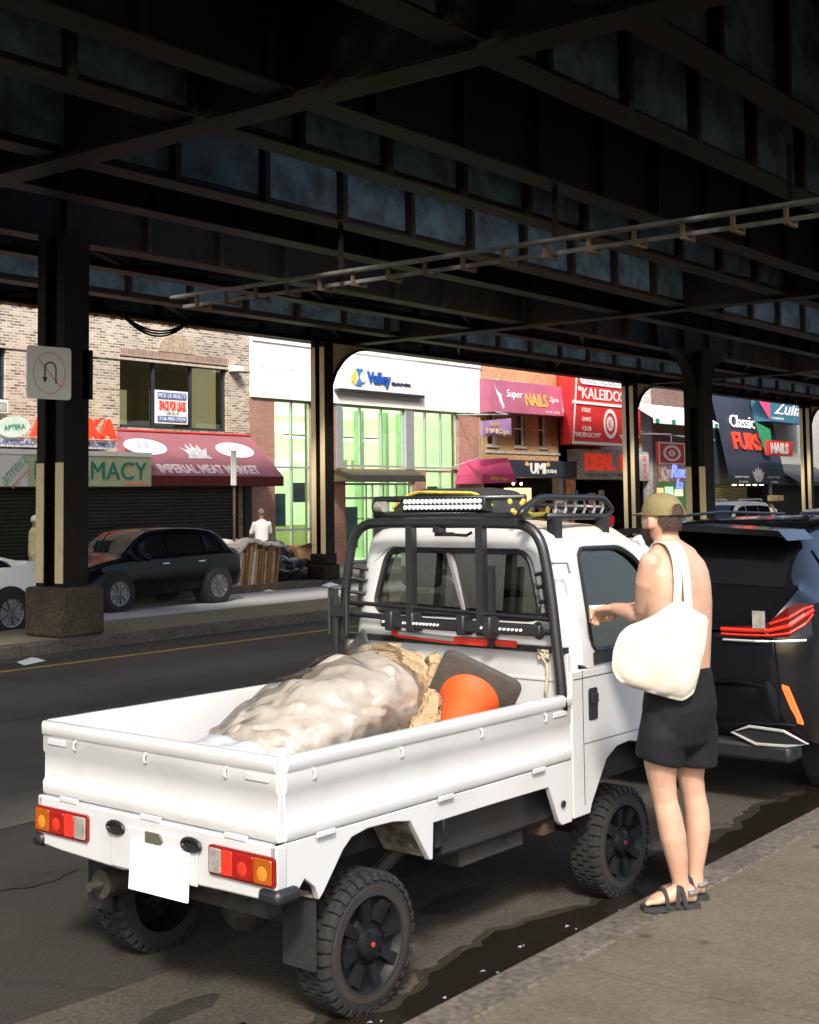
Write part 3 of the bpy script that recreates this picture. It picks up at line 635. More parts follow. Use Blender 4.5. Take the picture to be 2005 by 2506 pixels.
MB().box(38.6, 40.2, 25.5, 25.6, 1.9, 2.35).build('lit_panel', mat('warm_light', (1, .6, .2), .5, 0, 0, emit=1.2), B)
for x in (38.9, 39.4): MB().ball((x, 25.4, 2.5), .045, 8, 6).build('bulb', mat('bulb', (1, .75, .4), .5, 0, 0, emit=12), B)
for a_, b_ in ((38.1, 38.55), (40.9, 41.3)): MB().box(a_, b_, 25.6, 25.65, 1.2, 2.0).build('window_poster', mat('salmon_poster', (.6, .25, .15), .6, 0, .6, 5), B)
P = thing('nail_salon_banner', 'long magenta NAILS banner sign with white hand shapes across orange brick', 'shop sign', (38, 24.3, 4.83))
MB().add([(35.95, 24.2, 4.83), (41.0, 24.2, 4.87), (41.0, 24.35, 5.93), (35.95, 24.35, 5.90), (36.25, 25, 4.83), (41, 25, 4.87), (41, 25, 6.0), (36.25, 25, 6.0)], [(0, 1, 2, 3), (0, 3, 7, 4), (3, 2, 6, 7), (1, 5, 6, 2), (0, 4, 5, 1)]).build('canopy', mat('mauve_canvas', (.42, .12, .2), .6, 0, .15, 2), P)
def bt(p): t = (p.z-4.85)/1.06; return Vector((p.x, 24.2+.15*t+(p.y-24), p.z))
text('Super', 36.85, 37.85, 5.28, 5.62, 23.99, m_wletter, P, depth=.01, shear=.3, M=bt); text('NAILS', 38.0, 39.4, 5.12, 5.56, 23.99, m_gold, P, depth=.01, M=bt, bold=.02)
text('Spa', 39.55, 40.15, 5.28, 5.52, 23.99, m_wletter, P, depth=.01, shear=.3, M=bt)
text('718 333', 39.2, 40.1, 4.93, 5.0, 23.99, m_wletter, P, depth=.006, M=bt)
for s_, cx in ((1, 36.4), (-1, 40.55)):
    outline(P, [(cx-.22*s_, 5.75), (cx-.05*s_, 5.5), (cx+.12*s_, 5.45), (cx+.14*s_, 5.2), (cx+.22*s_, 5.05), (cx+.14*s_, 4.93), (cx+.05*s_, 5.1), (cx-.04*s_, 5.18), (cx-.03*s_, 5.3), (cx-.12*s_, 5.42), (cx-.15*s_, 5.6)][::s_], 23.985, m_wletter, 'hand_print', .006, bt)
P = thing('hanging_nail_sign', 'small purple NAILS sign hanging on a bracket beside the bank', 'shop sign', (35.3, 23.6, 3.9))
MB().add([(34.52, 23.65, 3.95), (36.0, 23.55, 4.02), (36.0, 23.55, 4.58), (34.52, 23.65, 4.44), (34.6, 23.8, 3.95), (36.15, 23.72, 4.02), (36.15, 23.72, 4.58), (34.6, 23.8, 4.44)], [(0, 1, 2, 3), (4, 7, 6, 5), (3, 2, 6, 7), (1, 5, 6, 2), (0, 3, 7, 4), (0, 4, 5, 1)]).build('sign_plate', m_purple, P)
text('Super', 34.8, 35.4, 4.25, 4.42, 23.59, m_gold, P, depth=.01); text('NAILSpa', 34.6, 35.9, 4.0, 4.22, 23.57, mat('pale_gold', (.8, .62, .45), .5), P, depth=.03, bold=.02)
bk = MB().tube([(35.0, 25, 4.72), (34.9, 23.7, 4.66), (35.9, 23.6, 4.7), (36.3, 25, 5.0)], .02, 5).tube([(34.6, 23.7, 3.95), (34.55, 23.75, 3.3), (34.6, 25, 3.0)], .018, 5); bk.build('bracket', m_alu, P)
A = thing('pink_entrance_awning', 'small pink gabled awning over the nail salon door', 'awning', (36, 24.2, 2.45))
MB().add([(34.8, 23.9, 2.47), (36.4, 23.75, 2.5), (37.45, 24.3, 2.5), (35.2, 24.9, 3.25), (36.75, 24.2, 3.33), (34.8, 25, 2.47), (36.42, 23.75, 2.78), (34.8, 23.9, 2.75)], [(7, 6, 4, 3), (0, 1, 6, 7), (6, 1, 2, 4), (0, 7, 3, 5)]).build('canopy', m_pinkc, A)
text('NAILS Spa', 35.2, 36.1, 2.55, 2.68, 23.78, m_gold, A, depth=.01, M=lambda p: Vector((p.x, p.y+.05-(p.x-35.6)*.09, p.z)))
P = thing('sushi_sign', 'black sushi restaurant sign board with white lettering', 'shop sign', (40, 24.6, 2.7))
MB().box(37.0, 42.0, 24.6, 24.98, 2.71, 3.29).build('board', m_navy, P)
text('UMI', 38.75, 39.75, 2.82, 3.2, 24.6, m_wletter, P, depth=.02, bold=.04); text('SUSHI', 39.8, 40.45, 2.86, 2.98, 24.6, m_wletter, P, depth=.02)
outline(P, [(38.42, 3.12), (38.5, 3.25), (38.7, 3.16), (38.6, 3.08)], 24.6, m_gold, 'emblem', .015); outline(P, [(39.75, 3.16), (39.95, 3.25), (40.05, 3.12), (39.85, 3.08)], 24.6, m_gold, 'emblem', .015)

# ---- red billboard building, meal store
B = building('narrow grey stone shopfront building behind the big red billboard', 42.4, 48.6, 8)
wall_holes('wall', m_stone, B, 41.3, 48.6, .15, 8, [(41.9, 48.3, .15, 2.65)])
room(B, 41.5, 48.5, .16, 2.7, m_blk, 4)
for k, (x, z, c) in enumerate(((41.6, 1.9, (.8, .3, .12)), (43.2, 1.4, (.75, .3, .18)), (44.0, 1.5, (.5, .4, .3)), (42.2, 1.5, (.1, .35, .3)))):
    MB().box(x, x+.7-.15*k, 24.9, 24.92, z, z+.75).build('window_poster', mat('poster_%d' % k, c, .6, 0, .6, 5), B)
P = thing('red_billboard', 'large red billboard with white lettering and a round seal', 'billboard', (41.2, 23.4, 3.85))
MB().add([(39.25, 23.2, 3.85), (44.2, 23.2, 3.85), (44.2, 23.2, 6.7), (39.62, 23.2, 6.5), (41.4, 25, 3.9), (44.4, 25, 3.9), (44.4, 25, 6.8), (41.25, 25, 6.8)], [(0, 1, 2, 3), (0, 3, 7, 4), (1, 5, 6, 2), (0, 4, 5, 1), (3, 2, 6, 7)]).build('panel', m_red, P)
MB().box(39.25, 44.2, 23.17, 23.199, 3.82, 3.92).box(39.3, 44.2, 23.17, 23.199, 5.22, 5.32).add([(39.23, 23.18, 3.92), (39.33, 23.18, 3.92), (39.70, 23.18, 6.5), (39.58, 23.18, 6.5)], [(0, 1, 2, 3)]).build('border', m_wletter, P)
MB().prism(rrect(39.85, 44, 5.92, 6.28, .15), 'y', 23.17, 23.198).build('label_plate', m_wletter, P)
text('MULTICULTURAL', 40.0, 43.9, 5.99, 6.2, 23.17, mat('grey_print', (.45, .43, .42), .5), P, depth=.006)
text('"KALEIDOSCOPE"', 39.72, 44.9, 5.42, 5.82, 23.197, m_wletter, P, depth=.012, bold=.01)
for i, s_ in enumerate(('FOLK', 'DANCE', 'CLUB')): text(s_, 39.95, 40.55, 4.95-.32*i, 5.10-.32*i, 23.197, m_wletter, P, depth=.01)
text('"KALEIDOSCOPE"', 39.4, 41.2, 4.08, 4.24, 23.197, m_wletter, P, depth=.01); text('"KALEIDOSCOPE"', 42.6, 44.1, 4.08, 4.24, 23.197, m_wletter, P, depth=.01)
o_ = [(p[0], 23.18, p[1]) for p in ngon(41.9, 4.6, .5, .53, 36)]; i_ = [(p[0], 23.18, p[1]) for p in ngon(41.9, 4.6, .36, .39, 36)]
MB().ringpanel(o_, i_).build('seal_ring', m_wletter, P); ellipse(P, 41.9, 4.6, .24, .26, 23.197, m_wletter, 'seal', .01)
text('K', 41.78, 42.02, 4.45, 4.75, 23.186, m_red, P, depth=.006)
P = thing('store_sign', 'white shopfront sign with big red letters beneath the red billboard', 'shop sign', (43.6, 24.5, 2.66))
MB().box(41.88, 47.3, 24.5, 24.98, 2.67, 3.75).build('board', m_stone, P)
text('DEAL', 42.28, 44.45, 2.98, 3.62, 24.5, m_rletter, P, depth=.08, bold=.05); text('S', 44.85, 45.35, 2.98, 3.62, 24.5, m_rletter, P, depth=.08, bold=.05)
text('DISCOUNT STORE', 42.4, 45.2, 2.75, 2.88, 24.5, m_frame, P, depth=.01)

# ---- brown brick corner building with white awning
B = building('dark brown brick building with a white awning and green lit fruit shop', 48.6, 54.1, 9)
wall_holes('wall', b_brn, B, 48.6, 54.0, .15, 9, [(48.9, 53.6, .15, 2.6)])
room(B, 48.7, 53.8, .16, 2.65, mat('green_shop', (.12, .2, .08), .7, 0, .5, 1.5, emit=.25), 2)
for x, z, h, c in ((49.4, 2.05, .3, (.75, .6, .25)), (50.3, 2.0, .4, (.5, .75, .5)), (51.2, 2.0, .3, (.55, .75, .4)), (49.3, 1.4, .4, (.4, .6, .3)), (50.4, 1.4, .5, (.5, .8, .5))):
    MB().box(x, x+.7, 25.3, 25.35, z, z+h).build('lit_poster', mat('lit_%.2f%.2f' % (x, z), c, .6, 0, .3, 3, emit=.5), B)
MB().box(49.0, 49.6, 24.9, 24.95, 2.6, 3.2).box(49.7, 50.1, 24.9, 24.95, 2.6, 3.1).build('fruit_sign', mat('fruit', (.4, .3, .15), .6, 0, .8, 4), B)
A = thing('white_awning', 'white canvas awning with green edge blocks on the brown brick wall', 'awning', (49.7, 24.4, 4.95))
MB().add([(46.6, 25, 5.72), (52.6, 25, 5.72), (52.6, 23.9, 5.05), (46.6, 23.9, 5.05), (46.6, 23.9, 4.85), (52.6, 23.9, 4.85)], [(0, 3, 2, 1), (3, 4, 5, 2)]).build('canopy', m_wletter, A)
gb = MB()
for x in (46.8, 48.2, 49.6, 51, 52.2): gb.box(x, x+.3, 23.885, 23.899, 4.86, 5.04)
gb.build('green_block', m_green, A)
MB().tube([(46.5, 24.9, 4.6), (51.5, 23.6, 4.3)], .03, 5).build('awning_pole', m_alu, A)
P = thing('hanging_red_sign', 'red and white square sign with a round seal hanging over the far pavement', 'shop sign', (46, 22.8, 3.2))
MB().box(44.8, 47.05, 22.8, 22.9, 3.2, 4.03).build('sign_plate', m_red, P)
o_ = [(p[0], 22.79, p[1]) for p in rrect(44.8, 47.05, 3.2, 4.03, .02, 4)]; i_ = [(p[0], 22.79, p[1]) for p in rrect(44.92, 46.93, 3.25, 3.98, .02, 4)]
MB().ringpanel(o_, i_).build('border', m_wletter, P)
o_ = [(p[0], 22.79, p[1]) for p in ngon(45.92, 3.62, .75, .31, 30)]; i_ = [(p[0], 22.79, p[1]) for p in ngon(45.92, 3.62, .52, .21, 30)]
MB().ringpanel(o_, i_).build('seal_ring', m_wletter, P); ellipse(P, 45.92, 3.62, .28, .12, 22.8, m_wletter, 'seal', .01); text('K', 45.8, 46.05, 3.56, 3.68, 22.788, m_red, P, depth=.004)
MB().tube([(46, 22.85, 4.04), (46, 22.85, 4.35), (47.5, 25, 4.5)], .025, 5).build('bracket', m_alu, P)
P = thing('vertical_sign', 'narrow white vertical sign with red lettering beside the column', 'shop sign', (46, 24, 2.6))
MB().box(45.6, 46.35, 24, 24.1, 2.6, 3.62).build('sign_plate', m_wletter, P)
text('SALE', 45.55, 46.45, 3.0, 3.25, 24, m_rletter, P, depth=.01, M=rotM(46, 3.12, pi/2))
P = thing('neon_sign', 'blue glowing script neon sign above the fruit shop', 'neon sign', (49.9, 24.5, 2.3))
text('Rue', 49.2, 50.6, 2.75, 3.28, 24.5, mat('neon_blue', (.10, .13, .9), .4, 0, 0, emit=1.2), P, depth=.05, shear=.25, bold=.01); text('la', 49.6, 50.2, 2.3, 2.7, 24.5, MATS['neon_blue'], P, depth=.05, shear=.25)

# ---- navy fur shop and the shops beyond
B = building('navy panelled fur shop building with a plain dark front', 54.1, 60.5, 8)
wall_holes('wall', m_navy, B, 54.02, 60.5, .15, 8, [(54.4, 60.3, .15, 2.5)])
MB().add([(54.2, 25, 6.6), (60.5, 25, 6.6), (60.5, 24.2, 2.75), (54.2, 24.2, 2.75)], [(0, 3, 2, 1)]).build('sloped_front', m_navy, B)
MB().box(54.2, 62, 24.2, 24.25, 2.5, 2.9).build('valance', mat('navy_valance', (.03, .035, .05), .6), B)
room(B, 54.2, 60.4, .16, 2.55, m_blk, 3); shutter(B, 54.5, 58.1, .2, 2.5, mat('brass_shutter', (.13, .11, .05), .5, .3, .2), pitch=.12)
yf = lambda p: Vector((p.x, p.y+24.2+.8*(p.z-2.75)/3.85-24, p.z))
text('FURS', 55.4, 58.45, 4.05, 4.84, 23.98, m_rletter, B, depth=.06, M=yf, bold=.03, name='red_letters'); text('Classic', 55.5, 58.2, 5.05, 5.62, 23.98, m_wletter, B, depth=.05, M=yf, shear=.3, name='white_letters')
text('TAILOR SHOP', 54.7, 56.3, 2.78, 2.86, 24.2, m_wletter, B, depth=.01); text('CUSTOM', 58.4, 59.8, 2.78, 2.86, 24.2, m_wletter, B, depth=.01); text('FURS', 55.2, 56.2, 2.56, 2.64, 24.2, m_wletter, B, depth=.01); text('FURS', 58.8, 59.6, 2.56, 2.64, 24.2, m_wletter, B, depth=.01)
outline(B, [(56.8, 2.75), (56.6, 3.1), (56.9, 3.0), (57.0, 3.2), (57.15, 3.05), (57.3, 3.25), (57.45, 3.05), (57.6, 3.2), (57.7, 3.0), (58.0, 3.1), (57.8, 2.75), (57.5, 2.6), (57.1, 2.6)], 24.18, m_sil, 'crest', .01)
lb = MB()
for k_ in range(5): MB().box(54.9+.75*k_, 55.1+.75*k_, 24.3, 24.4, 2.44, 2.48).build('downlight', mat('downlight', (1, .8, .3), .5, 0, 0, emit=6), B)
B = building('grey stone shop building beyond the fur shop with a blue billboard', 60.5, 80, 8)
wall_holes('wall', m_stone, B, 60.5, 80, .15, 8, [(60.8, 79, .15, 2.5)]); room(B, 60.6, 79.5, .16, 2.55, m_blk, 3)
P = thing('blue_billboard', 'teal blue billboard with white script high on the grey stone wall', 'billboard', (60, 24, 5.4))
MB().box(58.4, 63.0, 24, 24.9, 5.4, 6.9).build('panel', mat('teal_panel', (.05, .17, .26), .5, 0, .3, 1), P)
MB().add([(57.5, 24.5, 6.9), (58.39, 24.0, 6.9), (58.39, 24, 5.45)], [(0, 2, 1)]).build('side', m_pinkc, P)
text('Zulia', 58.9, 62.3, 5.75, 6.35, 24, m_wletter, P, depth=.02, shear=.4); text('COSMETICS', 58.6, 60, 5.5, 5.6, 24, m_wletter, P, depth=.01)
P = thing('red_nails_sign', 'red bordered white NAILS sign jutting from the grey stone wall', 'shop sign', (58.4, 23.5, 3.78))
MB().box(57.0, 59.7, 23.5, 23.7, 3.78, 4.45).build('sign_plate', m_red, P); text('NAILS', 57.15, 59.2, 3.86, 4.36, 23.5, m_wletter, P, depth=.02, bold=.05)
A = thing('green_awning', 'small green awning with white figures beside the fur shop', 'awning', (58.3, 24.3, 3.95))
MB().add([(57.6, 24.4, 5.35), (58.85, 24.2, 5.05), (58.85, 24.1, 3.95), (58.2, 24.2, 3.9)], [(0, 3, 2, 1)]).add([(57.6, 24.9, 5.35), (58.85, 24.9, 5.05)], []).build('canopy', mat('green_canvas', (.02, .22, .09), .7), A)
A = thing('dark_awning', 'dark grey sloping awning over the shop past the fur shop', 'awning', (60.5, 24, 2.45))
MB().add([(60.51, 25, 3.5), (66, 25, 3.5), (66, 23.6, 2.6), (60.51, 23.6, 2.6), (60.51, 23.6, 2.42), (66, 23.6, 2.42)], [(0, 3, 2, 1), (3, 4, 5, 2)]).build('canopy', mat('grey_canvas', (.06, .06, .065), .8), A)
text('LAW OFFICE', 61.2, 62.5, 2.46, 2.56, 23.59, m_wletter, A, depth=.01)
B = building('far brown brick shop building at the end of the row', 80, 130, 9); wall_holes('wall', b_brn, B, 80.01, 130, .15, 9, [])

# ---- street furniture on the far pavement
P = thing('parking_sign', 'narrow white parking sign on a slim brown post at the far kerb', 'sign', (21.1, 21.2, .15))
MB().tube([(21.1, 21.2, .15), (21.1, 21.2, 3.1)], .03, 8).build('post', mat('rusty_post', (.12, .07, .05), .7), P)
MB().box(20.96, 21.10, 21.13, 21.165, 2.35, 3.12).build('sign_plate', m_white, P)
# ---------------------------------------------------------------- small white pickup (x forward from the rear axle, y left)
T = thing('pickup_truck', 'small white kei pickup truck with an open bed, black rack and off-road tyres', 'pickup truck', (4.0665, 4.0052, 0), -.0325, local=True)
m_wp = mat('white_car_paint', (.465, .47, .47), .30, 0, 0, 2.2, coat=.5, col2=(.40, .40, .39), lo=.25, hi=.5)
m_roofp = mat('aged_roof_paint', (.58, .50, .38), .45, 0, .12, 3, coat=.1)
m_rub = mat('black_rubber', (.009, .0085, .008), .85, 0, .3, 20, .2, 60)
m_blkm = mat('black_powdercoat', (.014, .014, .015), .38, 0, .2, 8, coat=.1)
m_under = mat('dirty_underbody', (.035, .03, .024), .8, .1, 0, 9, .3, 20, col2=(.012, .011, .01))
m_rim = mat('black_rim', (.005, .0052, .006), .55, 0, .2, 8, spec=.3)
m_tanksheet = mat('tank_black', (.02, .02, .021), .3, 0, .2, 5)
m_redl = mat('lens_red', (.26, .010, .006), .15, 0, .15, 30, coat=.5); m_redb = mat('lens_red_bright', (.62, .03, .015), .2, 0, .05, 30, coat=.5)
m_ora = mat('lens_amber', (.30, .07, .006), .15, 0, .15, 30, coat=.5); m_clr = mat('lens_clear', (.26, .25, .22), .15, 0, .3, 30, coat=.5)
m_lens_f = mat('lens_frame', (.20, .01, .008), .3, 0, .1)
m_plate = mat('blank_plate', (.97, .97, .95), .5, 0, 0)
m_dirtyw = mat('dirty_white', (.30, .27, .21), .8, 0, 0, 9, col2=(.06, .05, .04), lo=.4, hi=.6)
m_led = mat('led_lens', (.9, .9, .88), .2, 0, .3, 60, coat=.5)
def gate_profile(o, d):   # outer coordinate, direction outwards (d = -1 or 1): closed (u,z) polygon
    P_ = [(-.002, .747), (.006, .76), (.006, .80), (-.004, .815), (-.004, .915), (.006, .93), (.006, .992), (.013, 1.0), (.015, 1.035), (.008, 1.052), (-.020, 1.052), (-.028, 1.04), (-.028, .747)]
    return [(o+d*u, z) for u, z in P_]
MB().prism(gate_profile(-.709, -1), 'x', -.497, 1.385).build('side_gate', m_wp, T, bevel=.004)
MB().prism(gate_profile(.709, 1), 'x', -.497, 1.385).build('side_gate', m_wp, T, bevel=.004)
tg = MB().prism([(u, z) for u, z in gate_profile(-.524, -1)], 'y', -.700, .700)
tg = tg.build('tailgate', m_wp, T, bevel=.004)
hk = lambda: None
for x in (-.36, .14, .67, 1.16):
    MB().tube([(x, -.716, .99), (x, -.727, .980), (x, -.727, .960), (x, -.719, .952)], .0055, 6).build('rope_hook', m_wp, T)
for y in (.47, .02, -.44):
    MB().tube([(-.531, y, .99), (-.542, y, .980), (-.542, y, .960), (-.534, y, .952)], .0055, 6).build('rope_hook', m_wp, T)
for y0, y1 in ((.54, .66), (-.66, -.54)): MB().box(-.536, -.5285, y0, y1, .957, .983).build('latch', m_wp, T, bevel=.006)
for x in (1.28,): MB().box(x-.05, x+.06, -.722, -.7135, .957, .983).build('latch', m_wp, T, bevel=.006)
for y in (.5, -.02, -.5): MB().box(-.548, -.533, y-.06, y+.06, .735, .758).build('hinge', m_wp, T, bevel=.005)
for x in (-.3, .42, 1.1): MB().box(x-.05, x+.05, -.728, -.718, .735, .758).build('hinge', m_wp, T, bevel=.005)
MB().box(-.49, 1.385, -.68, .68, .735, .775).build('bed_floor', m_wp, T)
hb_ = MB().box(1.386, 1.412, -.70, .70, .74, 1.232).box(1.38, 1.3855, -.66, .66, 1.10, 1.115).build('headboard', m_wp, T, bevel=.004)
MB().box(1.375, 1.415, -.69, .69, 1.234, 1.262).build('headboard_rail', m_blkm, T)
# lower side skirts with wheel-arch cut-outs
sk = [(-.545, .744), (-.545, .60), (-.53, .575), (-.43, .568), (-.40, .60), (-.345, .56), (-.325, .508), (-.30, .53), (-.191, .661), (-.143, .697), (-.05, .712), (.1, .707), (.205, .690), (.325, .512), (.345, .512), (.352, .655), (.75, .655), (1.197, .652), (1.275, .485), (1.30, .462), (1.385, .462), (1.385, .744)]
for y0 in (-.709, .681): MB().prism(sk, 'y', y0, y0+.028).build('side_skirt', m_wp, T, bevel=.004)
MB().box(-.15, .23, -.68, -.45, .70, .73).add([(.21, -.68, .70), (.33, -.68, .52), (.33, -.46, .52), (.21, -.46, .70)], [(0, 1, 2, 3)]).build('wheel_arch_liner', m_dirtyw, T)
MB().add([(-.18, -.68, .67), (-.33, -.68, .51), (-.33, -.52, .51), (-.18, -.52, .67)], [(0, 3, 2, 1)]).build('wheel_arch_liner', m_dirtyw, T)
MB().tube([(1.3, -.715, .56), (1.3, -.722, .56)], .016, 10).build('plug', m_black, T)
# rear panel
rp = [(.700, .744), (.712, .70), (.712, .60), (.69, .545), (.55, .535), (.146, .522), (.10, .53), (-.233, .532), (-.26, .537), (-.467, .542), (-.66, .545), (-.70, .56), (-.712, .60), (-.712, .744)]
rear = MB().prism(rp, 'x', -.545, -.49).build('rear_panel', m_wp, T, bevel=.008)
MB().box(-.553, -.5455, -.30, .21, .535, .70).build('plate_recess', m_wp, T, bevel=.006)
for y in (.174, -.273):
    MB().tube([(-.56, y+.05*cos(a), .688+.022*sin(a)) for a in [2*pi*k/12 for k in range(12)]], .008, 6, True).box(-.556, -.5535, y-.05, y+.045, .672, .70).build('tow_slot', m_black, T)
MB().prism([(-.01, .70), (-.09, .70), (-.11, .675), (-.09, .655), (-.01, .655)], 'x', -.562, -.5535).build('plate_lamp', mat('lamp_olive', (.10, .10, .07), .3, 0, .3), T)
pl = [(-.563-.05*t, y, z) for t, y, z in ((0, .072, .657), (0, -.268, .657), (.1, -.262, .474), (.1, .082, .470))]
MB().loft([pl, [(x+.006, y, z) for x, y, z in pl]]).build('licence_plate', m_plate, T)
def tail(y0, y1, order):
    s_ = 1 if y1 > y0 else -1; L = abs(y1-y0)
    t = MB().prism(rrect(min(y0, y1), max(y0, y1), .598, .706, .015), 'x', -.556, -.5455).build('tail_light', m_lens_f, T)
    q = y0+s_*.008; tot = L-.016
    for m_, fr in order:
        e = q+s_*fr*tot; a, b = sorted((q+s_*.002, e-s_*.002)); q = e
        ln = MB().prism(rrect(a, b, .607, .697, .008), 'x', -.564, -.5565).build('lens', m_, t, bevel=.003)
        if fr > .25:
            c_ = (a+b)/2; hot = mat('lamp_glow_red', (.50, .03, .012), .2, 0, 0, coat=.5) if m_ is m_redl else mat('lamp_glow_amber', (.60, .19, .02), .2, 0, 0, coat=.5)
            MB().lathe([(.026, -.0645-.50), (.020, -.066-.50), (.0005, -.0665-.50)], (0, c_, .645), 'x', 24).build('bulb_hot_spot', hot, ln, smooth=True)  # paler disc painted on the lens as the lamp's hot spot
        for z_ in [.612+.0095*i for i in range(9)]: pass
    return t
tail(-.366, -.712, ((m_clr, .20), (m_redb, .18), (m_redl, .33), (m_ora, .29)))
tail(.356, .712, ((m_clr, .22), (m_redb, .20), (m_redl, .30), (m_ora, .28)))
for y0, y1 in ((-.735, -.625), (.66, .735)): MB().box(-.562, -.44, y0, y1, .535, .592).build('corner_bumper', m_black, T, bevel=.02)
# wheels
def wheel(x, y, s_):
    """s_ = -1 right side"""
    t = MB(); R = .26; w_ = .078
    prof = [(.18, -w_), (.222, -w_*.98), (.245, -w_*.9), (.258, -w_*.72), (R, -w_*.3), (R, w_*.3), (.258, w_*.72), (.245, w_*.9), (.222, w_*.98), (.18, w_)]
    t.lathe([(r, h) for r, h in prof], (x, y, R), 'y', 64)
    nb = 34
    for k in range(nb):
        for row, off in ((-.066, 0), (-.031, .5), (.002, 0), (.035, .5)):
            a = 2*pi*(k+off)/nb; da = pi/nb*.62
            vs = []
            for rr_ in (R-.004, R+.011):
                for hh in (row, row+.028):
                    for aa in (a-da, a+da): vs.append((x+rr_*cos(aa), y+hh, R+rr_*sin(aa)))
            t.add(vs, [(4, 5, 7, 6), (0, 2, 3, 1), (0, 1, 5, 4), (2, 6, 7, 3), (0, 4, 6, 2), (1, 3, 7, 5)])
        a = 2*pi*k/nb; da = pi/nb*.55
        for sd in (-1, 1):
            vs = []
            for rr_, hh in ((R+.008, w_*.80), (.240, w_*.985)):
                for dd in (0, .008):
                    for aa in (a-da, a+da): vs.append((x+(rr_)*cos(aa), y+sd*(hh+dd), R+(rr_)*sin(aa)))
            t.add(vs, [(0, 1, 5, 4), (2, 6, 7, 3), (0, 4, 6, 2), (1, 3, 7, 5), (4, 5, 7, 6), (0, 2, 3, 1)])
    wh = t.build('wheel', m_rub, T, smooth=30)
    r = MB(); q = lambda h: s_*h
    r.lathe([(.187, q(-.07)), (.187, q(.074)), (.180, q(.079)), (.172, q(.072)), (.160, q(.045)), (.10, q(.035)), (.085, q(.045)), (.062, q(.05)), (.058, q(.075)), (.04, q(.082)), (.001, q(.082))], (x, y, R), 'y', 48)
    for k in range(8):
        a = 2*pi*k/8+.2; vs = []
        for h in (.034, .068):
            for rr_, da in ((.085, .20), (.168, .14)):
                for aa in (a-da, a+da): vs.append((x+rr_*cos(aa), y+q(h if rr_ < .1 else h+.012), R+rr_*sin(aa)))
        r.add(vs, [(4, 5, 7, 6), (0, 1, 5, 4), (2, 6, 7, 3), (0, 4, 6, 2), (1, 3, 7, 5)])
    r.build('rim', m_rim, wh, smooth=35)
    ring = MB().lathe([(.194, q(.0775)), (.214, q(.0790)), (.218, q(.0765))], (x, y, R), 'y', 48)
    ring.build('rust_ring', mat('rusty_sidewall', (.026, .015, .007), .85, 0, 0, 6, col2=(.011, .009, .007)), wh)
    MB().lathe([(.010, q(.083)), (.010, q(.087)), (.001, q(.087))], (x, y, R), 'y', 16).build('hub_badge', mat('hub_red', (.35, .04, .03), .4), wh)
    for k in range(4):
        a = 2*pi*k/4+.5; MB().tube([(x+.048*cos(a), y+q(.05), R+.048*sin(a)), (x+.048*cos(a), y+q(.086), R+.048*sin(a))], .010, 6).build('wheel_nut', m_rim, wh)
for x in (0, 1.9):
    wheel(x, -.60, -1); wheel(x, .60, 1)
MB().box(-.315, -.30, -.67, -.51, .24, .56).build('mud_flap', m_rub, T); MB().box(-.315, -.30, .51, .67, .24, .56).build('mud_flap', m_rub, T)
un = MB().box(-.48, 2.5, .26, .36, .50, .60).box(-.48, 2.5, -.36, -.26, .50, .60).tube([(0, -.55, .3), (0, .55, .3)], .05, 10).ball((0, 0, .31), (.13, .11, .13)).tube([(1.9, -.55, .3), (1.9, .55, .3)], .04, 8)
for y in (-.45, .45):
    un.tube([(-.45, y, .52), (-.2, y, .40), (0, y, .37), (.25, y, .41), (.5, y, .52)], .03, 6).tube([(.02, y, .36), (-.08, y*.85, .68)], .025, 6)
un.box(.2, 1.2, .1, .5, .38, .66).box(-.46, -.40, -.62, .62, .56, .66).box(1.3, 2.55, -.55, .55, .55, .70)
un.box(-.44, -.36, -.55, -.1, .44, .56)
un.build('chassis', m_under, T)
MB().tube([(-.44, .42, .40), (-.1, .42, .40)], .06, 14).tube([(-.10, .42, .40), (.5, .35, .42)], .025, 8).tube([(-.44, .42, .40), (-.50, .42, .40)], .02, 8).build('exhaust', mat('exhaust_steel', (.05, .043, .035), .6, .3, .4, 10), T, smooth=40)
# side tank
rings = []
for x, a in ((.55, .02), (.62, 0), (1.33, 0), (1.39, .02)):
    rings.append([(x, -.62+a, .645), (x, -.62+a, .47), (x, -.57+a, .445), (x, -.30, .445), (x, -.30, .645)])
MB().loft(rings).build('side_tank', m_tanksheet, T, bevel=.012)
MB().box(.72, 1.2, -.56, -.32, .37, .444).box(.5, .55, -.6, -.35, .5, .66).build('tank_guard', m_under, T, bevel=.01)
MB().box(1.30, 1.40, -.60, -.45, .40, .54).build('bracket', mat('rusty_steel', (.06, .035, .022), .8, .2, .5, 10), T)
# ---- cab
def wy(z): return .709 if z < 1.20 else .709-(z-1.20)*.155
def xr_(z): return 1.40+.07*max(0, z-1.05)      # rear wall lean
NR = 56
oc = resample([(y, z) and (xr_(z), y, z) for y, z in rrect(-.70, .70, .75, 1.835, .13, 6) if 1] , NR)
def cab_arch(z0, wb, wt, ztop, rr, n=8, crown=.03):
    """open arch from right sill over the roof to the left sill in (y,z)"""
    pts = [(-wb, z0), (-(wb+wt)/2, (z0+ztop-rr)/2)]
    for k in range(n+1): a = pi-pi/2*k/n; pts.append((-wt+rr+rr*cos(a), ztop-rr+rr*sin(a)))
    pts.append((0, ztop+crown))
    pts += [(-y, z) for y, z in pts[:-1][::-1]]
    return pts
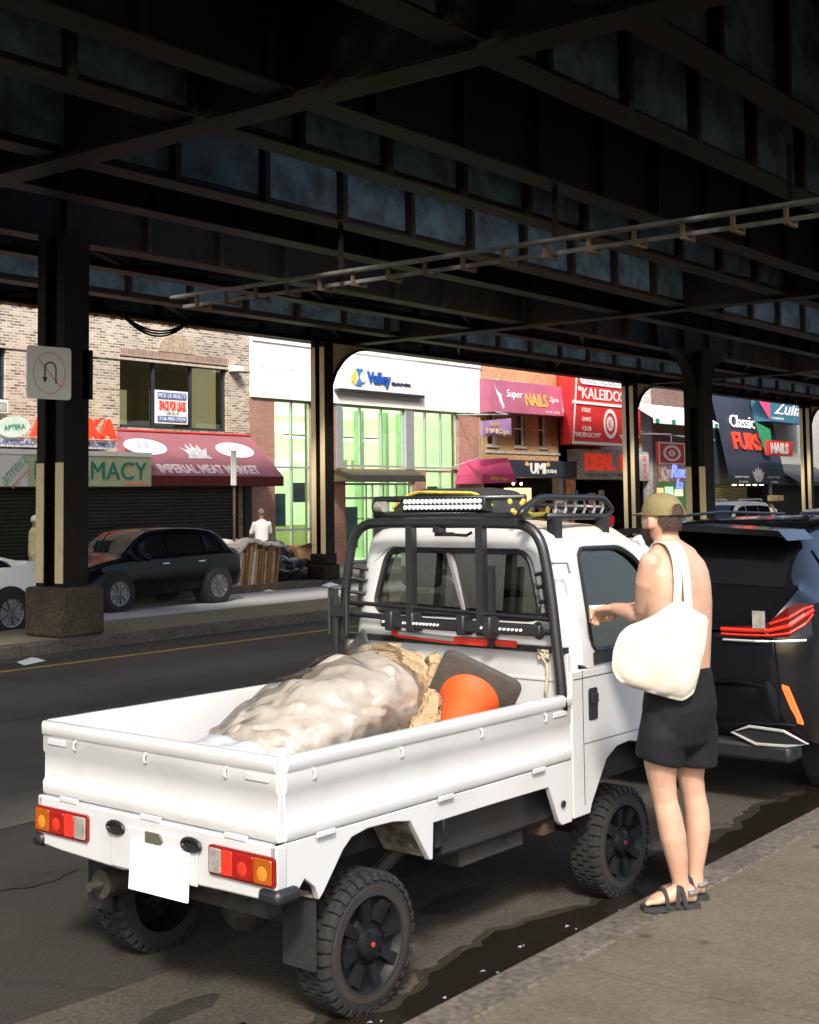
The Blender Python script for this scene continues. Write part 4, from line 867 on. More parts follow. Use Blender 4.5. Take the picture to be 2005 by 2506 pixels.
# rear wall: ring between outer arch loop and window loop, then rounded over on to the sides and roof
def loop3(pts, x): return [(x+.07*max(0, z-1.05), y, z) for y, z in pts]
win = rrect(-.535, .535, 1.385, 1.705, .07, 6)
win = [(y*(1-.16*(z-1.385)/.32), z) for y, z in win]
def start_at(loop):  # rotate so the loop starts nearest its bottom centre
    k = min(range(len(loop)), key=lambda i: abs(loop[i][0])+(10 if loop[i][1] > 1.5 else 0)); return loop[k:]+loop[:k]
def cabloop(ins, zb=1.0):
    a = cab_arch(zb, .70-ins, .615-ins, 1.815-ins, .13)
    return a+[(.3, zb), (0, zb), (-.3, zb)]
def ccw(l): 
    ar = sum(l[i][0]*l[(i+1) % len(l)][1]-l[(i+1) % len(l)][0]*l[i][1] for i in range(len(l))); return l if ar > 0 else l[::-1]
NL = 72
def rs(l, n=NL): return [(p[0], p[1]) for p in resample([(q[0], q[1], 0) for q in start_at([(v.x, v.y) for v in resample([(q[0], q[1], 0) for q in ccw(l)], 400)])], n)]
Lw = rs(win); Lm = rs([(y*1.06, 1.545+(z-1.545)*1.12) for y, z in win]); La = rs(cabloop(.055)); Lb = rs(cabloop(.018)); Lc = rs(cabloop(0))
cabm = MB().loft([loop3(Lw, 1.435), loop3(Lw, 1.405), loop3(Lm, 1.400), loop3(La, 1.400), loop3(Lb, 1.408), loop3(Lc, 1.435), loop3(Lc, 1.50)], caps=False)
cabm.build('cab_rear', m_wp, T, smooth=60)
gk = MB().tube(loop3(Lw, 1.402), .016, 6, True); gk.build('window_seal', m_black, T)
m_cabglass = glass('cab_glass', (.62, .64, .60), .07)
gw = MB().add(loop3(Lw, 1.42), [tuple(range(NL))[::-1]]); gwo = gw.build('rear_window', m_cabglass, T)
# roof
rings = []
for x, dz, ws in ((1.50, 0, 1), (1.7, .012, 1), (1.9, .014, 1), (2.05, .0, .995), (2.16, -.035, .98), (2.22, -.075, .965)):
    a = cab_arch(1.72, .63, .615, 1.815, .13)[1:-1]
    rings.append([(x+.07*max(0, z-1.05), y*ws, z+dz) for y, z in a])
MB().loft(rings, closed=False).build('roof', m_roofp, T, smooth=60)
hl = MB(); rings = []
for x, dz, ws in ((1.43, -.02, .97), (1.9, -.01, .97), (2.1, -.04, .96), (2.21, -.10, .95)):
    rings.append([(x+.07*max(0, z-1.05), y*ws, z+dz) for y, z in cab_arch(1.72, .63, .615, 1.815, .13)[1:-1]])
hl.loft(rings, closed=False)
rings = [[(x+.07*max(0, z-1.05), y*.975, z-.02) for y, z in cab_arch(1.0, .70, .615, 1.815, .13)] for x in (1.427, 1.52)]
hl.loft(rings, closed=False); hl.loft([loop3([(y*1.02, 1.545+(z-1.545)*1.04) for y, z in Lw], 1.4372), loop3([(p[0]*.96, p[1]-.02) for p in Lc], 1.4375)], caps=False)
hl.build('headliner', mat('dark_headliner', (.05, .047, .043), .9, 0, .2, 6), T)
m_int = mat('cab_interior', (.035, .032, .03), .8, 0, .3, 6)
# doors with window openings
def side_panel(s_):
    Y = lambda z: s_*wy(z)
    inner = [(1.605, 1.225), (2.42, 1.225), (2.40, 1.32), (2.29, 1.52), (2.12, 1.66), (1.99, 1.712), (1.60, 1.716)]
    outer = [(1.505, 1.15), (2.66, 1.15), (2.60, 1.28), (2.42, 1.53), (2.235, 1.705), (2.05, 1.770), (1.55, 1.776)]
    def rnd(l, r):
        p = arc([((l[-1][0]+l[0][0])/2, (l[-1][1]+l[0][1])/2, 0)]+[(a, b, 0) for a, b in l]+[((l[-1][0]+l[0][0])/2, (l[-1][1]+l[0][1])/2, 0)], r, 4); return p[:-1]
    I = resample(rnd(inner, .05), 64); O = resample(rnd(outer, .04), 64)
    i3 = [(p.x, Y(p.y), p.y) for p in I]; o3 = [(p.x, Y(p.y), p.y) for p in O]
    m_ = MB()
    if s_ < 0: m_.ringpanel(o3, i3, (0, .035, 0))
    else: m_.ringpanel(o3[::-1], i3[::-1], (0, -.035, 0))
    f = m_.build('door_frame', m_wp, T, smooth=40)
    MB().tube([(p[0], p[1]-s_*.002, p[2]) for p in i3], .014, 6, True).build('window_seal', m_black, f)
    q3 = [((p[0]+r[0])/2, (p[1]+r[1])/2-s_*.037, (p[2]+r[2])/2) for p, r in zip(o3, i3)]; j3 = [(p[0], p[1]-s_*.0365, p[2]) for p in i3]; MB().ringpanel(q3, j3).build('inner_trim', m_int, f)
    g_ = [(p[0], p[1]-s_*.015, p[2]) for p in i3]; MB().add(g_, [tuple(range(64))]).build('window_glass', m_cabglass, f)
    MB().box(1.60, 2.42, min(s_*.7095, s_*.716), max(s_*.7095, s_*.716), 1.165, 1.222).build('window_strip', m_black, f)
    arch = [(2.22-.39*cos(a)-.30, .36+.38*sin(a)) for a in [pi*k/10 for k in range(1, 10)]]
    lower = [(1.40, .470), (1.545, .470), (1.565, .515), (1.705, .70), (1.80, .745), (1.92, .755), (2.05, .73), (2.16, .66), (2.25, .54), (2.62, .52), (2.67, .62), (2.69, .95), (2.665, 1.149), (1.51, 1.149), (1.40, 1.149)]
    y0, y1 = sorted((s_*.709, s_*.675))
    lw = MB().prism(lower, 'y', y0, y1).build('door', m_wp, T, bevel=.006)
    yo = s_*.7105
    for a, b, c, d in ((1.494, 1.4975, .50, 1.776), (1.40, 2.6, 1.112, 1.1155)):
        pass
    MB().box(1.4955, 1.4995, min(yo, s_*.7095), max(yo, s_*.7095), .52, 1.148).box(1.42, 2.62, min(yo, s_*.7095), max(yo, s_*.7095), 1.108, 1.112).box(1.5, 2.1, min(yo, s_*.7095), max(yo, s_*.7095), .80, .803).build('panel_gap', m_black, lw)
    MB().prism(rrect(1.545, 1.625, .905, 1.056, .012), 'y', *sorted((s_*.7096, s_*.7145))).box(1.555, 1.615, *sorted((s_*.715, s_*.727)), .985, 1.03).build('door_handle', m_black, lw, bevel=.003)
    return f
side_panel(-1); side_panel(1)
# front: nose, windscreen, pillars, interior
MB().prism([(2.60, .50), (2.70, .55), (2.72, .95), (2.68, 1.15), (2.60, 1.15)], 'y', -.67, .67).build('front_panel', m_wp, T, bevel=.015)
MB().add([(2.655, -.66, 1.155), (2.655, .66, 1.155), (2.27, .565, 1.75), (2.27, -.565, 1.75)], [(0, 1, 2, 3)]).build('windscreen', m_cabglass, T)
MB().tube([(2.65, -.665, 1.16), (2.45, -.63, 1.50), (2.27, -.58, 1.75)], .028, 8).tube([(2.65, .665, 1.16), (2.45, .63, 1.50), (2.27, .58, 1.75)], .028, 8).build('pillar', m_wp, T)
m_int = mat('cab_interior', (.035, .032, .03), .8, 0, .3, 6)
MB().box(1.42, 2.65, -.67, .67, .74, .80).box(2.35, 2.65, -.66, .66, .80, 1.17).box(1.42, 1.46, -.66, .66, .8, 1.24).build('dashboard', m_int, T)
m_seat = mat('seat_cloth', (.10, .10, .095), .9, 0, .3, 20)
for y in (-.33, .33):
    st = MB().box(1.62, 2.02, y-.22, y+.22, .80, .98).build('seat', m_seat, T, bevel=.05)
    MB().loft([[(1.50+.02*k, y-.2+.02*k, .96+.17*k), (1.62+.0*k, y-.2+.02*k, .96+.17*k), (1.62, y+.2-.02*k, .96+.17*k), (1.50+.02*k, y+.2-.02*k, .96+.17*k)] for k in range(4)]).build('seat_back', m_seat, st, bevel=.04)
    MB().box(1.54, 1.62, y-.13, y+.13, 1.50, 1.68).build('headrest', m_seat, st, bevel=.04)
MB().tube([(2.25+.04*sin(a), -.33+.17*cos(a), 1.2+.15*sin(a)) for a in [2*pi*k/24 for k in range(24)]], .013, 6, True).tube([(2.25, -.33, 1.2), (2.45, -.33, 1.1)], .02, 6).build('steering_wheel', m_black, T)
MB().tube([(1.46, .05, 1.70), (1.46, -.05, 1.40)], .020, 6).build('folded_strut', m_galv, T)
MB().box(1.47, 1.475, .31, .38, 1.62, 1.69).build('window_sticker', m_plate, T)
MB().box(2.15, 2.17, -.1, .1, 1.63, 1.69).build('rear_view_mirror', m_black, T, bevel=.01)
mr_ = MB().tube([(2.45, -.70, 1.25), (2.40, -.79, 1.30)], .012, 6).ball((2.40, -.80, 1.30), (.03, .075, .08)).build('side_mirror', mat('mirror_back', (.45, .45, .44), .4, .2, .2, 6), T, smooth=True)
MB().tube([(2.45, .70, 1.25), (2.40, .79, 1.30)], .012, 6).ball((2.36, .80, 1.40), (.03, .10, .11)).build('side_mirror', mat('mirror_pale', (.6, .6, .58), .4, 0, .2, 6), T, smooth=True)
# ---- headache rack of black tubes behind the cab
rk = arc([(1.335, -.70, .98), (1.335, -.695, 1.10), (1.335, -.645, 1.56), (1.335, -.585, 1.842), (1.335, -.3, 1.848), (1.335, .3, 1.848), (1.335, .585, 1.842), (1.335, .645, 1.56), (1.335, .70, 1.10), (1.335, .70, .98)], .16, 7)
R_k = MB().tube(rk, .026, 10).build('cab_rack', m_blkm, T, smooth=True)
for y, z0, z1 in ((.20, 1.30, 1.835), (-.245, 1.30, 1.835), (-.305, 1.25, 1.64)):
    r0 = .021 if z1 > 1.7 else .014; MB().box(1.335-r0, 1.335+r0, y-r0, y+r0, z0, z1).build('upright', m_blkm, R_k)
MB().tube([(1.33, .675, 1.43), (1.33, -.66, 1.395)], .012, 6).tube([(1.33, .66, 1.37), (1.33, -.67, 1.335)], .016, 6).build('crossbar', m_blkm, R_k)
lb_ = MB().box(1.27, 1.325, -.625, .36, 1.318, 1.372).build('light_bar', m_blkm, R_k, bevel=.008)
for i in range(15): MB().box(1.264, 1.2695, .355-.02-.0175*i-.006-.005, .335-.0175*i, 1.336, 1.356).build('led', m_led, lb_) if False else None
lm = lambda y: MB().tube([(1.2695, y, 1.345), (1.262, y, 1.345)], .007, 6)
for y in [.335-.02*i for i in range(3)]+[.20-.022*i for i in range(11)]+[-.29-.02*i for i in range(2)]+[-.40-.024*i for i in range(6)]: lm(y).build('led', m_led, lb_)
MB().tube([(1.30, -.60+.028*cos(a), 1.345+.035*sin(a)) for a in [2*pi*k/14 for k in range(14)]], .009, 6, True).build('end_loop', m_blkm, lb_)
for y in (.30, .16, -.16, -.32): MB().box(1.26, 1.345, y-.025, y+.025, 1.30, 1.40).build('clamp', m_blkm, lb_, bevel=.01)
for s_ in (-1, 1):
    bx_ = MB()
    for z in (1.62, 1.56, 1.49, 1.43): bx_.tube([(1.34, s_*(.71-.155*(z-1.2)), z), (1.38, s_*(.60-.155*(z-1.2)), z-.02)], .011, 6)
    bx_.tube([(1.38, s_*.575, 1.60), (1.38, s_*.60, 1.40)], .013, 6)
    bx_.build('side_bracket', m_blkm, R_k)
MB().tube([(1.28, .72, 1.50), (1.28, .60, 1.50), (1.28, .60, 1.26), (1.28, .72, 1.26)], .012, 6, True).tube([(1.28, .68, 1.50), (1.28, .68, 1.02)], .018, 6).box(1.26, 1.30, .60, .70, 1.36, 1.42).build('jerry_can_holder', m_blkm, R_k)
jk = MB().box(1.345, 1.372, -.07, .315, 1.262, 1.276).tube([(1.358, .325, 1.272), (1.358, .30, 1.272)], .02, 10)
jk = MB().tube([(1.35, .33, 1.285), (1.35, -.07, 1.268)], .013, 8).build('long_tool', m_wp, T)
MB().tube([(1.35, .335, 1.286), (1.35, .30, 1.285)], .022, 8).tube([(1.348, .32, 1.267), (1.348, -.07, 1.25)], .007, 6).box(1.33, 1.37, -.275, -.07, 1.25, 1.285).tube([(1.35, -.31, 1.268), (1.35, -.43, 1.266)], .017, 8).build('red_grip', mat('tool_red', (.75, .045, .02), .4, 0, .1), jk)
MB().box(1.30, 1.36, -.01, .03, 1.80, 1.83).box(1.34, 1.40, -.03, .05, 1.78, 1.80).tube([(1.35, -.03, 1.79), (1.36, -.14, 1.785), (1.36, -.17, 1.80)], .008, 5).build('work_lamp', m_black, R_k)
MB().tube([(1.34, -.655, 1.66), (1.40, -.70, 1.66), (1.40, -.715, 1.61)], .008, 6).build('wire_hook', m_galv, R_k)
# ---- roof basket
rb = arc([(1.50, .30, 1.885), (1.46, .60, 1.90), (1.48, .61, 1.968), (1.50, .30, 1.978), (1.50, -.30, 1.972), (1.46, -.40, 1.965), (1.36, -.53, 1.90), (1.3, -.55, 1.885)], .06, 4)
rb_o = MB().tube(arc([(1.50, -.10, 1.89), (1.49, .58, 1.89), (1.49, .58, 1.97), (1.50, -.40, 1.972)], .05, 4), .016, 8)
rb_o.tube(arc([(1.50, .5, 1.878), (1.46, -.46, 1.878), (1.22, -.55, 1.888), (1.38, -.56, 1.972), (1.97, -.56, 1.965), (2.07, -.55, 1.90), (2.02, -.55, 1.868), (1.46, -.55, 1.878)], .05, 4), .017, 8)
rb_o.tube(arc([(1.50, .58, 1.97), (1.97, .58, 1.972), (2.05, .56, 1.90), (1.5, .58, 1.885)], .05, 4), .016, 8)
rb_o.tube([(2.04, -.55, 1.91), (2.06, 0, 1.93), (2.04, .55, 1.91)], .016, 8).tube([(2.02, -.55, 1.87), (2.02, .55, 1.875)], .014, 8)
RB = rb_o.build('roof_basket', m_blkm, T, smooth=True)
for x in (1.52, 1.61, 1.70, 1.79, 1.88, 1.96): MB().tube([(x, -.555, 1.965), (x+.02, -.552, 1.915), (x, -.545, 1.875)], .007, 5).build('wire', m_galv, RB)
for x in (1.5, 1.65, 1.8, 1.95): MB().tube([(x, -.55, 1.872), (x, .55, 1.872)], .008, 5).build('slat', m_blkm, RB)
for x, y in ((1.52, -.555), (1.96, -.555), (1.52, .555), (1.96, .555), (1.53, .28)): MB().box(x-.03, x+.03, y-.025, y+.025, 1.76, 1.868).build('foot', m_blkm, RB)
L2 = MB().box(1.475, 1.535, -.17, .365, 1.905, 1.978).build('light_bar', m_blkm, RB, bevel=.006)
for r_w in (0, 1):
    for i in range(18): MB().tube([(1.474, .345-.0285*i, 1.926+.03*r_w), (1.466, .345-.0285*i, 1.926+.03*r_w)], .0125, 8).build('led', m_led, L2)
MB().tube([(1.48, .55, 1.93), (1.47, .49, 1.93)], .03, 10).build('spot_lamp', m_clr, RB)
ys = MB()
for k_ in range(14): ys.ball((1.42+.04*cos(k_*1.7), -.44-.05*sin(k_*2.3), 1.925+.028*sin(k_*1.1)), .013, 6, 5)
ys.tube([(1.36, -.46, 1.90), (1.42, -.5, 1.885), (1.52, -.51, 1.89), (1.55, -.5, 1.915)], .012, 6)
ys.build('yellow_strap', mat('yellow_rubber', (.55, .42, .06), .6, 0, .4, 20), RB)
# ---- load in the bed and on the roof
def puff(pts_fn, nu, nv, name, m, lab=None, cat=None, subd=1): pass
Tm = T.matrix_basis.copy() if False else Matrix.Translation((4.0665, 4.0052, 0)) @ Matrix.Rotation(-.0325, 4, 'Z')
def tw(p): return Tm @ Vector(p)
def blob(rings, name, m, wr=.02, fr=9., seed=0, caps=True, smooth=True, subd=0, parent=None):
    """loft of (centre, width, height, squash) rings in truck coordinates, crumpled with noise"""
    vs = []; n = 56; dense = []
    for (c0, w0, h0), (c1, w1, h1) in zip(rings, rings[1:]):
        st = max(1, int((Vector(c1)-Vector(c0)).length/.018))
        for k in range(st):
            t = k/st; t = t*t*(3-2*t)*.5+t*.5; dense.append((tuple(a+(b-a)*t for a, b in zip(c0, c1)), w0+(w1-w0)*t, h0+(h1-h0)*t))
    dense.append(rings[-1])
    for c, hw_, hh_ in dense:
        r = []
        for k in range(n):
            a = 2*pi*k/n; p = Vector((c[0], c[1]+hw_*cos(a), c[2]+hh_*sin(a)))
            d = noise.noise(p*fr+Vector((seed, 0, 0)))*wr-abs(noise.noise(Vector((p.x*fr*1.1+p.y*fr*.8, p.y*fr*.5, p.z*fr*.9+seed))))*wr*1.1+noise.noise(p*fr*2.7+Vector((0, seed, 0)))*wr*.5+abs(noise.noise(p*fr*1.3+Vector((0, 0, seed))))*wr*.9
            q = Vector((0, cos(a), sin(a)))*d+Vector((noise.noise(p*fr*1.7)*wr*.6, 0, 0)); p += q
            p.z = max(p.z, .778); r.append(tw(p))
        vs.append(r)
    return MB().loft(vs, caps=caps).build(name, m, parent, smooth=smooth)
m_paper = mat('kraft_paper', (.36, .25, .14), .8, 0, .25, 7, crinkle=.5, cscale=14)
m_plas = mat('wrapped_paper', (.29, .235, .18), .34, 0, 0, 4, col2=(.37, .355, .33), coat=.4, crinkle=.20, cscale=6)
PB = tag(blob([((-.02+.02, .22, .83), .10, .05), ((.06, .20, .85), .20, .09), ((.16, .17, .87), .25, .12), ((.30, .14, .90), .28, .16), ((.45, .12, .94), .30, .20), ((.60, .10, .97), .31, .22), ((.75, .08, .99), .30, .24), ((.86, .06, 1.0), .31, .25), ((.93, .05, 1.01), .27, .21)], 'wrapped_bundle', m_plas, .030, 6, 3), 'long paper bundle wrapped in crumpled clear plastic lying in the pickup bed', 'bundle')
# loose transparent film around the bundle
m_film = glass('plastic_film', (.97, .96, .94), .03, .16, .6)
fb = blob([((.02, .21, .83), .15, .08), ((.16, .17, .87), .27, .14), ((.30, .14, .90), .30, .185), ((.45, .12, .94), .32, .225), ((.60, .10, .97), .335, .245), ((.75, .08, .99), .325, .262), ((.84, .06, 1.0), .33, .27), ((.92, .05, 1.0), .31, .25)], 'plastic_wrap', m_film, .04, 6, 11, caps=False, parent=PB)
# torn paper end: ragged collar
col = MB(); n = 44; prev = None; vs = []
for k in range(n):
    a = 2*pi*k/n; rg_ = .10+.10*abs(noise.noise((cos(a)*2.3, sin(a)*2.3, 4)))+(.05 if k % 3 == 0 else 0)
    for t in (0, .5, 1):
        q = .27*(1+.12*t); x = .86+rg_*t; vs.append(tw((x, .06+q*cos(a)*1.08+.015*noise.noise((k*.9, t, 1)), max(.785, 1.0+q*.92*sin(a)+.02*noise.noise((k*.7, t, 5))))))
fs = [(3*k+j, 3*((k+1) % n)+j, 3*((k+1) % n)+j+1, 3*k+j+1) for k in range(n) for j in (0, 1)]
col.add(vs, fs); col.build('torn_paper', m_paper, PB, smooth=True)
tag(blob([((-.26, .20, .80), .05, .02), ((-.20, .18, .83), .18, .07), ((-.10, .15, .86), .27, .095), ((.0, .13, .865), .28, .095), ((.08, .12, .84), .14, .05)], 'plastic_bag', mat('grey_white_plastic', (.40, .43, .46), .35, 0, .15, 9, .3, 20, coat=.2), .03, 8, 21), 'crumpled pale grey plastic bag in the rear of the pickup bed', 'bag')
ps = MB(); rings = []
for t in range(7):
    f = t/6; rings.append([tw(p) for p in ((1.0+.03*f, -.10-.08*f, .80+.30*f+.02*sin(t*2)), (1.10, -.02-.1*f+.02*sin(t*3), .80+.31*f), (1.12+.02*f, -.06-.12*f, .80+.32*f+.015*sin(t*5)), (1.03, -.15-.07*f, .80+.29*f))])
blob([((.78, -.26, .86), .07, .07), ((.88, -.24, .95), .09, .12), ((1.0, -.20, 1.05), .07, .14), ((1.06, -.17, 1.12), .05, .13), ((1.10, -.13, 1.16), .06, .07)], 'paper_tail', m_paper, .035, 9, 31, parent=PB)
tag(blob([((1.30, .50, .80), .14, .05), ((1.28, .48, .95), .17, .14), ((1.26, .46, 1.08), .14, .16), ((1.24, .44, 1.18), .08, .12)], 'folded_tarp', mat('charcoal_tarp', (.045, .043, .04), .6, 0, .3, 8, .3, 20), .04, 6, 41), 'dark charcoal tarp bunched against the headboard of the pickup bed', 'tarp')
# traffic cone on its side: base plate faces the tail, cone points back and down
cone = thing('traffic_cone', 'orange traffic cone with a dark base lying in the pickup bed', 'traffic cone', tw((1.02, -.42, .80)), -.0325, local=True)
ax = Vector((-.85, -.33, -.40)).normalized(); up_ = Vector((-.3, .35, .85)); ex = up_.cross(ax).normalized(); ey = ax.cross(ex).normalized()
rot_ = .60; ex, ey = ex*cos(rot_)+ey*sin(rot_), -ex*sin(rot_)+ey*cos(rot_)
cb0 = Vector((.0, .02, .245))
def cl(u, v, h): return cb0+ex*u+ey*v+ax*h
bs = MB(); pr = rrect(-.195, .195, -.195, .195, .05)
bs.loft([[cl(u, v, -.02) for u, v in pr], [cl(u, v, .012) for u, v in pr], [cl(u*.94, v*.94, .018) for u, v in pr]]).build('base', mat('cone_base_rubber', (.06, .052, .042), .75, 0, .25, 8, .2, 30), cone, smooth=35)
MB().loft([[cl(r*cos(2*pi*k/40), r*sin(2*pi*k/40), h) for k in range(40)] for r, h in ((.142, .0185), (.140, .028), (.118, .05), (.105, .11), (.052, .40), (.03, .50), (.022, .505))]).build('cone', mat('cone_orange', (.60, .075, .008), .65, 0, .1, 4), cone, smooth=40)
# rope knotted on the headboard rail
rp_ = [(1.37, -.575+.028*cos(k*.7), 1.225+.02*sin(k*.9)) for k in range(26)]+[(1.368, -.59, 1.18), (1.37, -.598, 1.12), (1.366, -.592, 1.06), (1.37, -.596, 1.0)]
rp2 = [tw((p[0]-.008*sin(i*2.1), p[1], p[2])) for i, p in enumerate(rp_)]
tag(MB().tube(rp2, .0075, 6).build('rope', mat('hemp_rope', (.42, .36, .26), .9, 0, .3, 60)), 'pale knotted rope hanging from the black rail behind the cab', 'rope')
# duffel on the roof basket
bg_ = thing('roof_bag', 'black padded bag with yellow piping strapped on the pickup roof basket', 'bag', tw((1.85, .15, 1.885)), -.0325, local=True)
rings = [[(x, y*sc, z*hz) for y, z in ((-.31, 0), (-.30, .05), (-.20, .125), (-.05, .142), (.18, .142), (.27, .12), (.38, .04), (.38, 0))] for x, sc, hz in ((-.28, .96, .85), (-.24, 1, .98), (.05, 1, 1.0), (.12, .95, .9))]
MB().loft(rings).build('shell', mat('black_nylon', (.02, .02, .02), .8, 0, .3, 20, .2, 50), bg_, bevel=.012)
MB().tube(arc([(-.285, -.30, .045), (-.285, -.19, .112), (-.285, .19, .122), (-.285, .27, .10), (-.28, .37, .035)], .03, 3), .009, 6).build('piping', MATS['yellow_rubber'], bg_)
# ---------------------------------------------------------------- cars
m_blackp = mat('black_car_paint', (.004, .004, .005), .12, 0, 0, spec=.25, coat=.55)
m_tint = mat('tinted_glass', (.006, .007, .008), .03, 0, 0, spec=.55)
m_tintq = mat('dull_tinted_glass', (.008, .009, .010), .06, 0, 0, spec=.16)  # tinted glass with its reflections turned down
m_blackq = mat('black_paint_dull', (.004, .004, .005), .18, 0, 0, spec=.12, coat=.12)  # black paint with weaker gloss so the bright road mirrors less
m_chrome = mat('chrome_trim', (.75, .74, .72), .35, .7, 0)
m_alloy = mat('alloy_rim', (.25, .25, .26), .3, .8, .1, 10)
m_silver = mat('pearl_white_paint', (.62, .60, .57), .3, 0, .03, 2, coat=.6)
m_tyre = mat('car_tyre', (.012, .012, .012), .8, 0, .2, 20)
def car(name, label, loc, rz, L, W, H, st, paint, wb, R=.35, rim=m_alloy, rails=None, group=None):
    """st: stations from tail to nose (x/L*2, bottom, belt, roof, half width factor low, belt, roof); heights as fraction of H"""
    t = thing(name, label, 'car', loc, rz, group, local=True)
    S_ = [(x*L/2, b*H, e*H, r*H, wl*W/2, we*W/2, wr*W/2) for x, b, e, r, wl, we, wr in st]
    # refine stations
    D = []
    for a, b in zip(S_, S_[1:]):
        n = max(1, int(abs(b[0]-a[0])/.10))
        for k in range(n): D.append(tuple(u+(v-u)*k/n for u, v in zip(a, b)))
    D.append(S_[-1])
    for _ in range(2): D = [D[0]]+[tuple((p+2*q+r)/4 for p, q, r in zip(D[i-1], D[i], D[i+1])) for i in range(1, len(D)-1)]+[D[-1]]
    def sec(s):
        x, b, e, r, wl, we, wr = s; h = e-b
        p = [(wl*.88, b), (wl*.97, b+.04), (wl, b+h*.22), (wl*1.005, b+h*.5), (we, b+h*.78), (we*.985, e), (we*.96, e+.02)]
        top = [(we*.955+(wr-we*.955)*q, e+.025+(r-.05-e-.025)*q) for q in (.25, .5, .75, 1)] if r-e > .12 else [(we*.95-.01*k, e+.02+(r-e-.02)*k/4) for k in (1, 2, 3, 4)]
        tt = [(wr*.95, r-.018), (wr*.82, r-.004), (wr*.5, r+.008), (0, r+.012)]
        half = p+top+tt
        return [(x, y, z) for y, z in half]+[(x, -y, z) for y, z in half[:-1][::-1]]
    rings = [sec(s) for s in D]
    body = MB().loft(rings).build('body', paint, t, smooth=38)
    def interp(x):
        for a, b in zip(D, D[1:]):
            if a[0] <= x <= b[0]: q = (x-a[0])/(b[0]-a[0]); return tuple(u+(v-u)*q for u, v in zip(a, b))
        return D[-1] if x > 0 else D[0]
    return t, body, interp
def side_glass(t, interp, x0, x1, s_, m, lo=.10, hi=.84, name='side_window', split=()):
    xs = [x0+(x1-x0)*k/24 for k in range(25)]; cuts = [x0]+list(split)+[x1]
    for a, b in zip(cuts, cuts[1:]):
        a2, b2 = a+.025, b-.025; bot = []; top = []
        for k in range(15):
            x = a2+(b2-a2)*k/14; _, bz, e, r, wl, we, wr = interp(x)
            f = lambda q: (x, s_*(we*.955+(wr-we*.955)*q+.012), e+.025+(r-.05-e-.025)*q)
            if r-e < .14: continue
            bot.append(f(lo)); top.append(f(hi))
        if len(bot) < 2: continue
        n = len(bot); MB().add(bot+top, [(i, i+1, n+i+1, n+i) if s_ < 0 else (i, n+i, n+i+1, i+1) for i in range(n-1)]).build(name, m, t)
def end_glass(t, interp, x0, x1, m, name, wf=.9):
    v = []; n = 10
    for k in range(n+1):
        x = x0+(x1-x0)*k/n; _, b, e, r, wl, we, wr = interp(x); q = wr*wf
        v += [(x, -q, r+.0), (x, -q*.5, r+.014), (x, 0, r+.018), (x, q*.5, r+.014), (x, q, r+.0)]
    f = [(5*k+j, 5*k+j+1, 5*(k+1)+j+1, 5*(k+1)+j) for k in range(n) for j in range(4)]
    return MB().add(v, f).build(name, m, t, smooth=True)
def car_wheel(t, x, y, R, s_, rim, wdt=.07):
    w = MB().lathe([(R*.66, -wdt), (R*.93, -wdt), (R, -wdt*.7), (R, wdt*.7), (R*.93, wdt), (R*.66, wdt)], (x, y, R), 'y', 40).build('wheel', m_tyre, t, smooth=40)
    r = MB().lathe([(R*.67, s_*wdt*.2), (R*.67, s_*wdt*.95), (R*.62, s_*wdt*.9), (R*.6, s_*wdt*.55), (.001, s_*wdt*.55)], (x, y, R), 'y', 36)
    for k in range(10):
        a = 2*pi*k/10; vs = []
        for h in (.55, .95):
            for q, da in ((.1, .25), (.64, .075)):
                for aa in (a-da, a+da): vs.append((x+R*q*cos(aa), y+s_*wdt*h, R+R*q*sin(aa)))
        r.add(vs, [(4, 5, 7, 6), (0, 1, 5, 4), (2, 6, 7, 3), (0, 4, 6, 2), (1, 3, 7, 5)])
    r.build('rim', rim, w, smooth=35)
def arches(t, xs, W, R):
    for x in xs:
        for s_ in (-1, 1):
            pts = [(x+(R+.05)*cos(a), R+(R+.05)*sin(a)) for a in [pi*k/16-.25 for k in range(17)]]+[(x-(R+.05)*.97, R*.75)]
            a = MB().prism(ngon(x, R, R+.055, R+.055, 28), 'y', *sorted((s_*(W/2+.009), s_*(W/2-.3)))); a.build('wheel_arch', m_tyre, t)
SUV = [(-1, .30, .50, .53, .80, .78, .70), (-.985, .24, .58, .62, .92, .90, .74), (-.95, .21, .62, .66, .97, .95, .76), (-.91, .20, .635, .72, .985, .965, .76), (-.72, .19, .64, .945, 1, .98, .70), (-.5, .18, .635, .985, 1, .985, .71), (-.15, .18, .62, 1, 1, .985, .71), (.12, .18, .61, .985, 1, .98, .70), (.30, .18, .605, .87, 1, .98, .72), (.47, .19, .60, .66, 1, .975, .76), (.70, .20, .565, .61, .995, .95, .74), (.90, .22, .49, .54, .96, .90, .68), (.985, .25, .42, .47, .86, .80, .60), (1, .28, .38, .42, .80, .74, .55)]
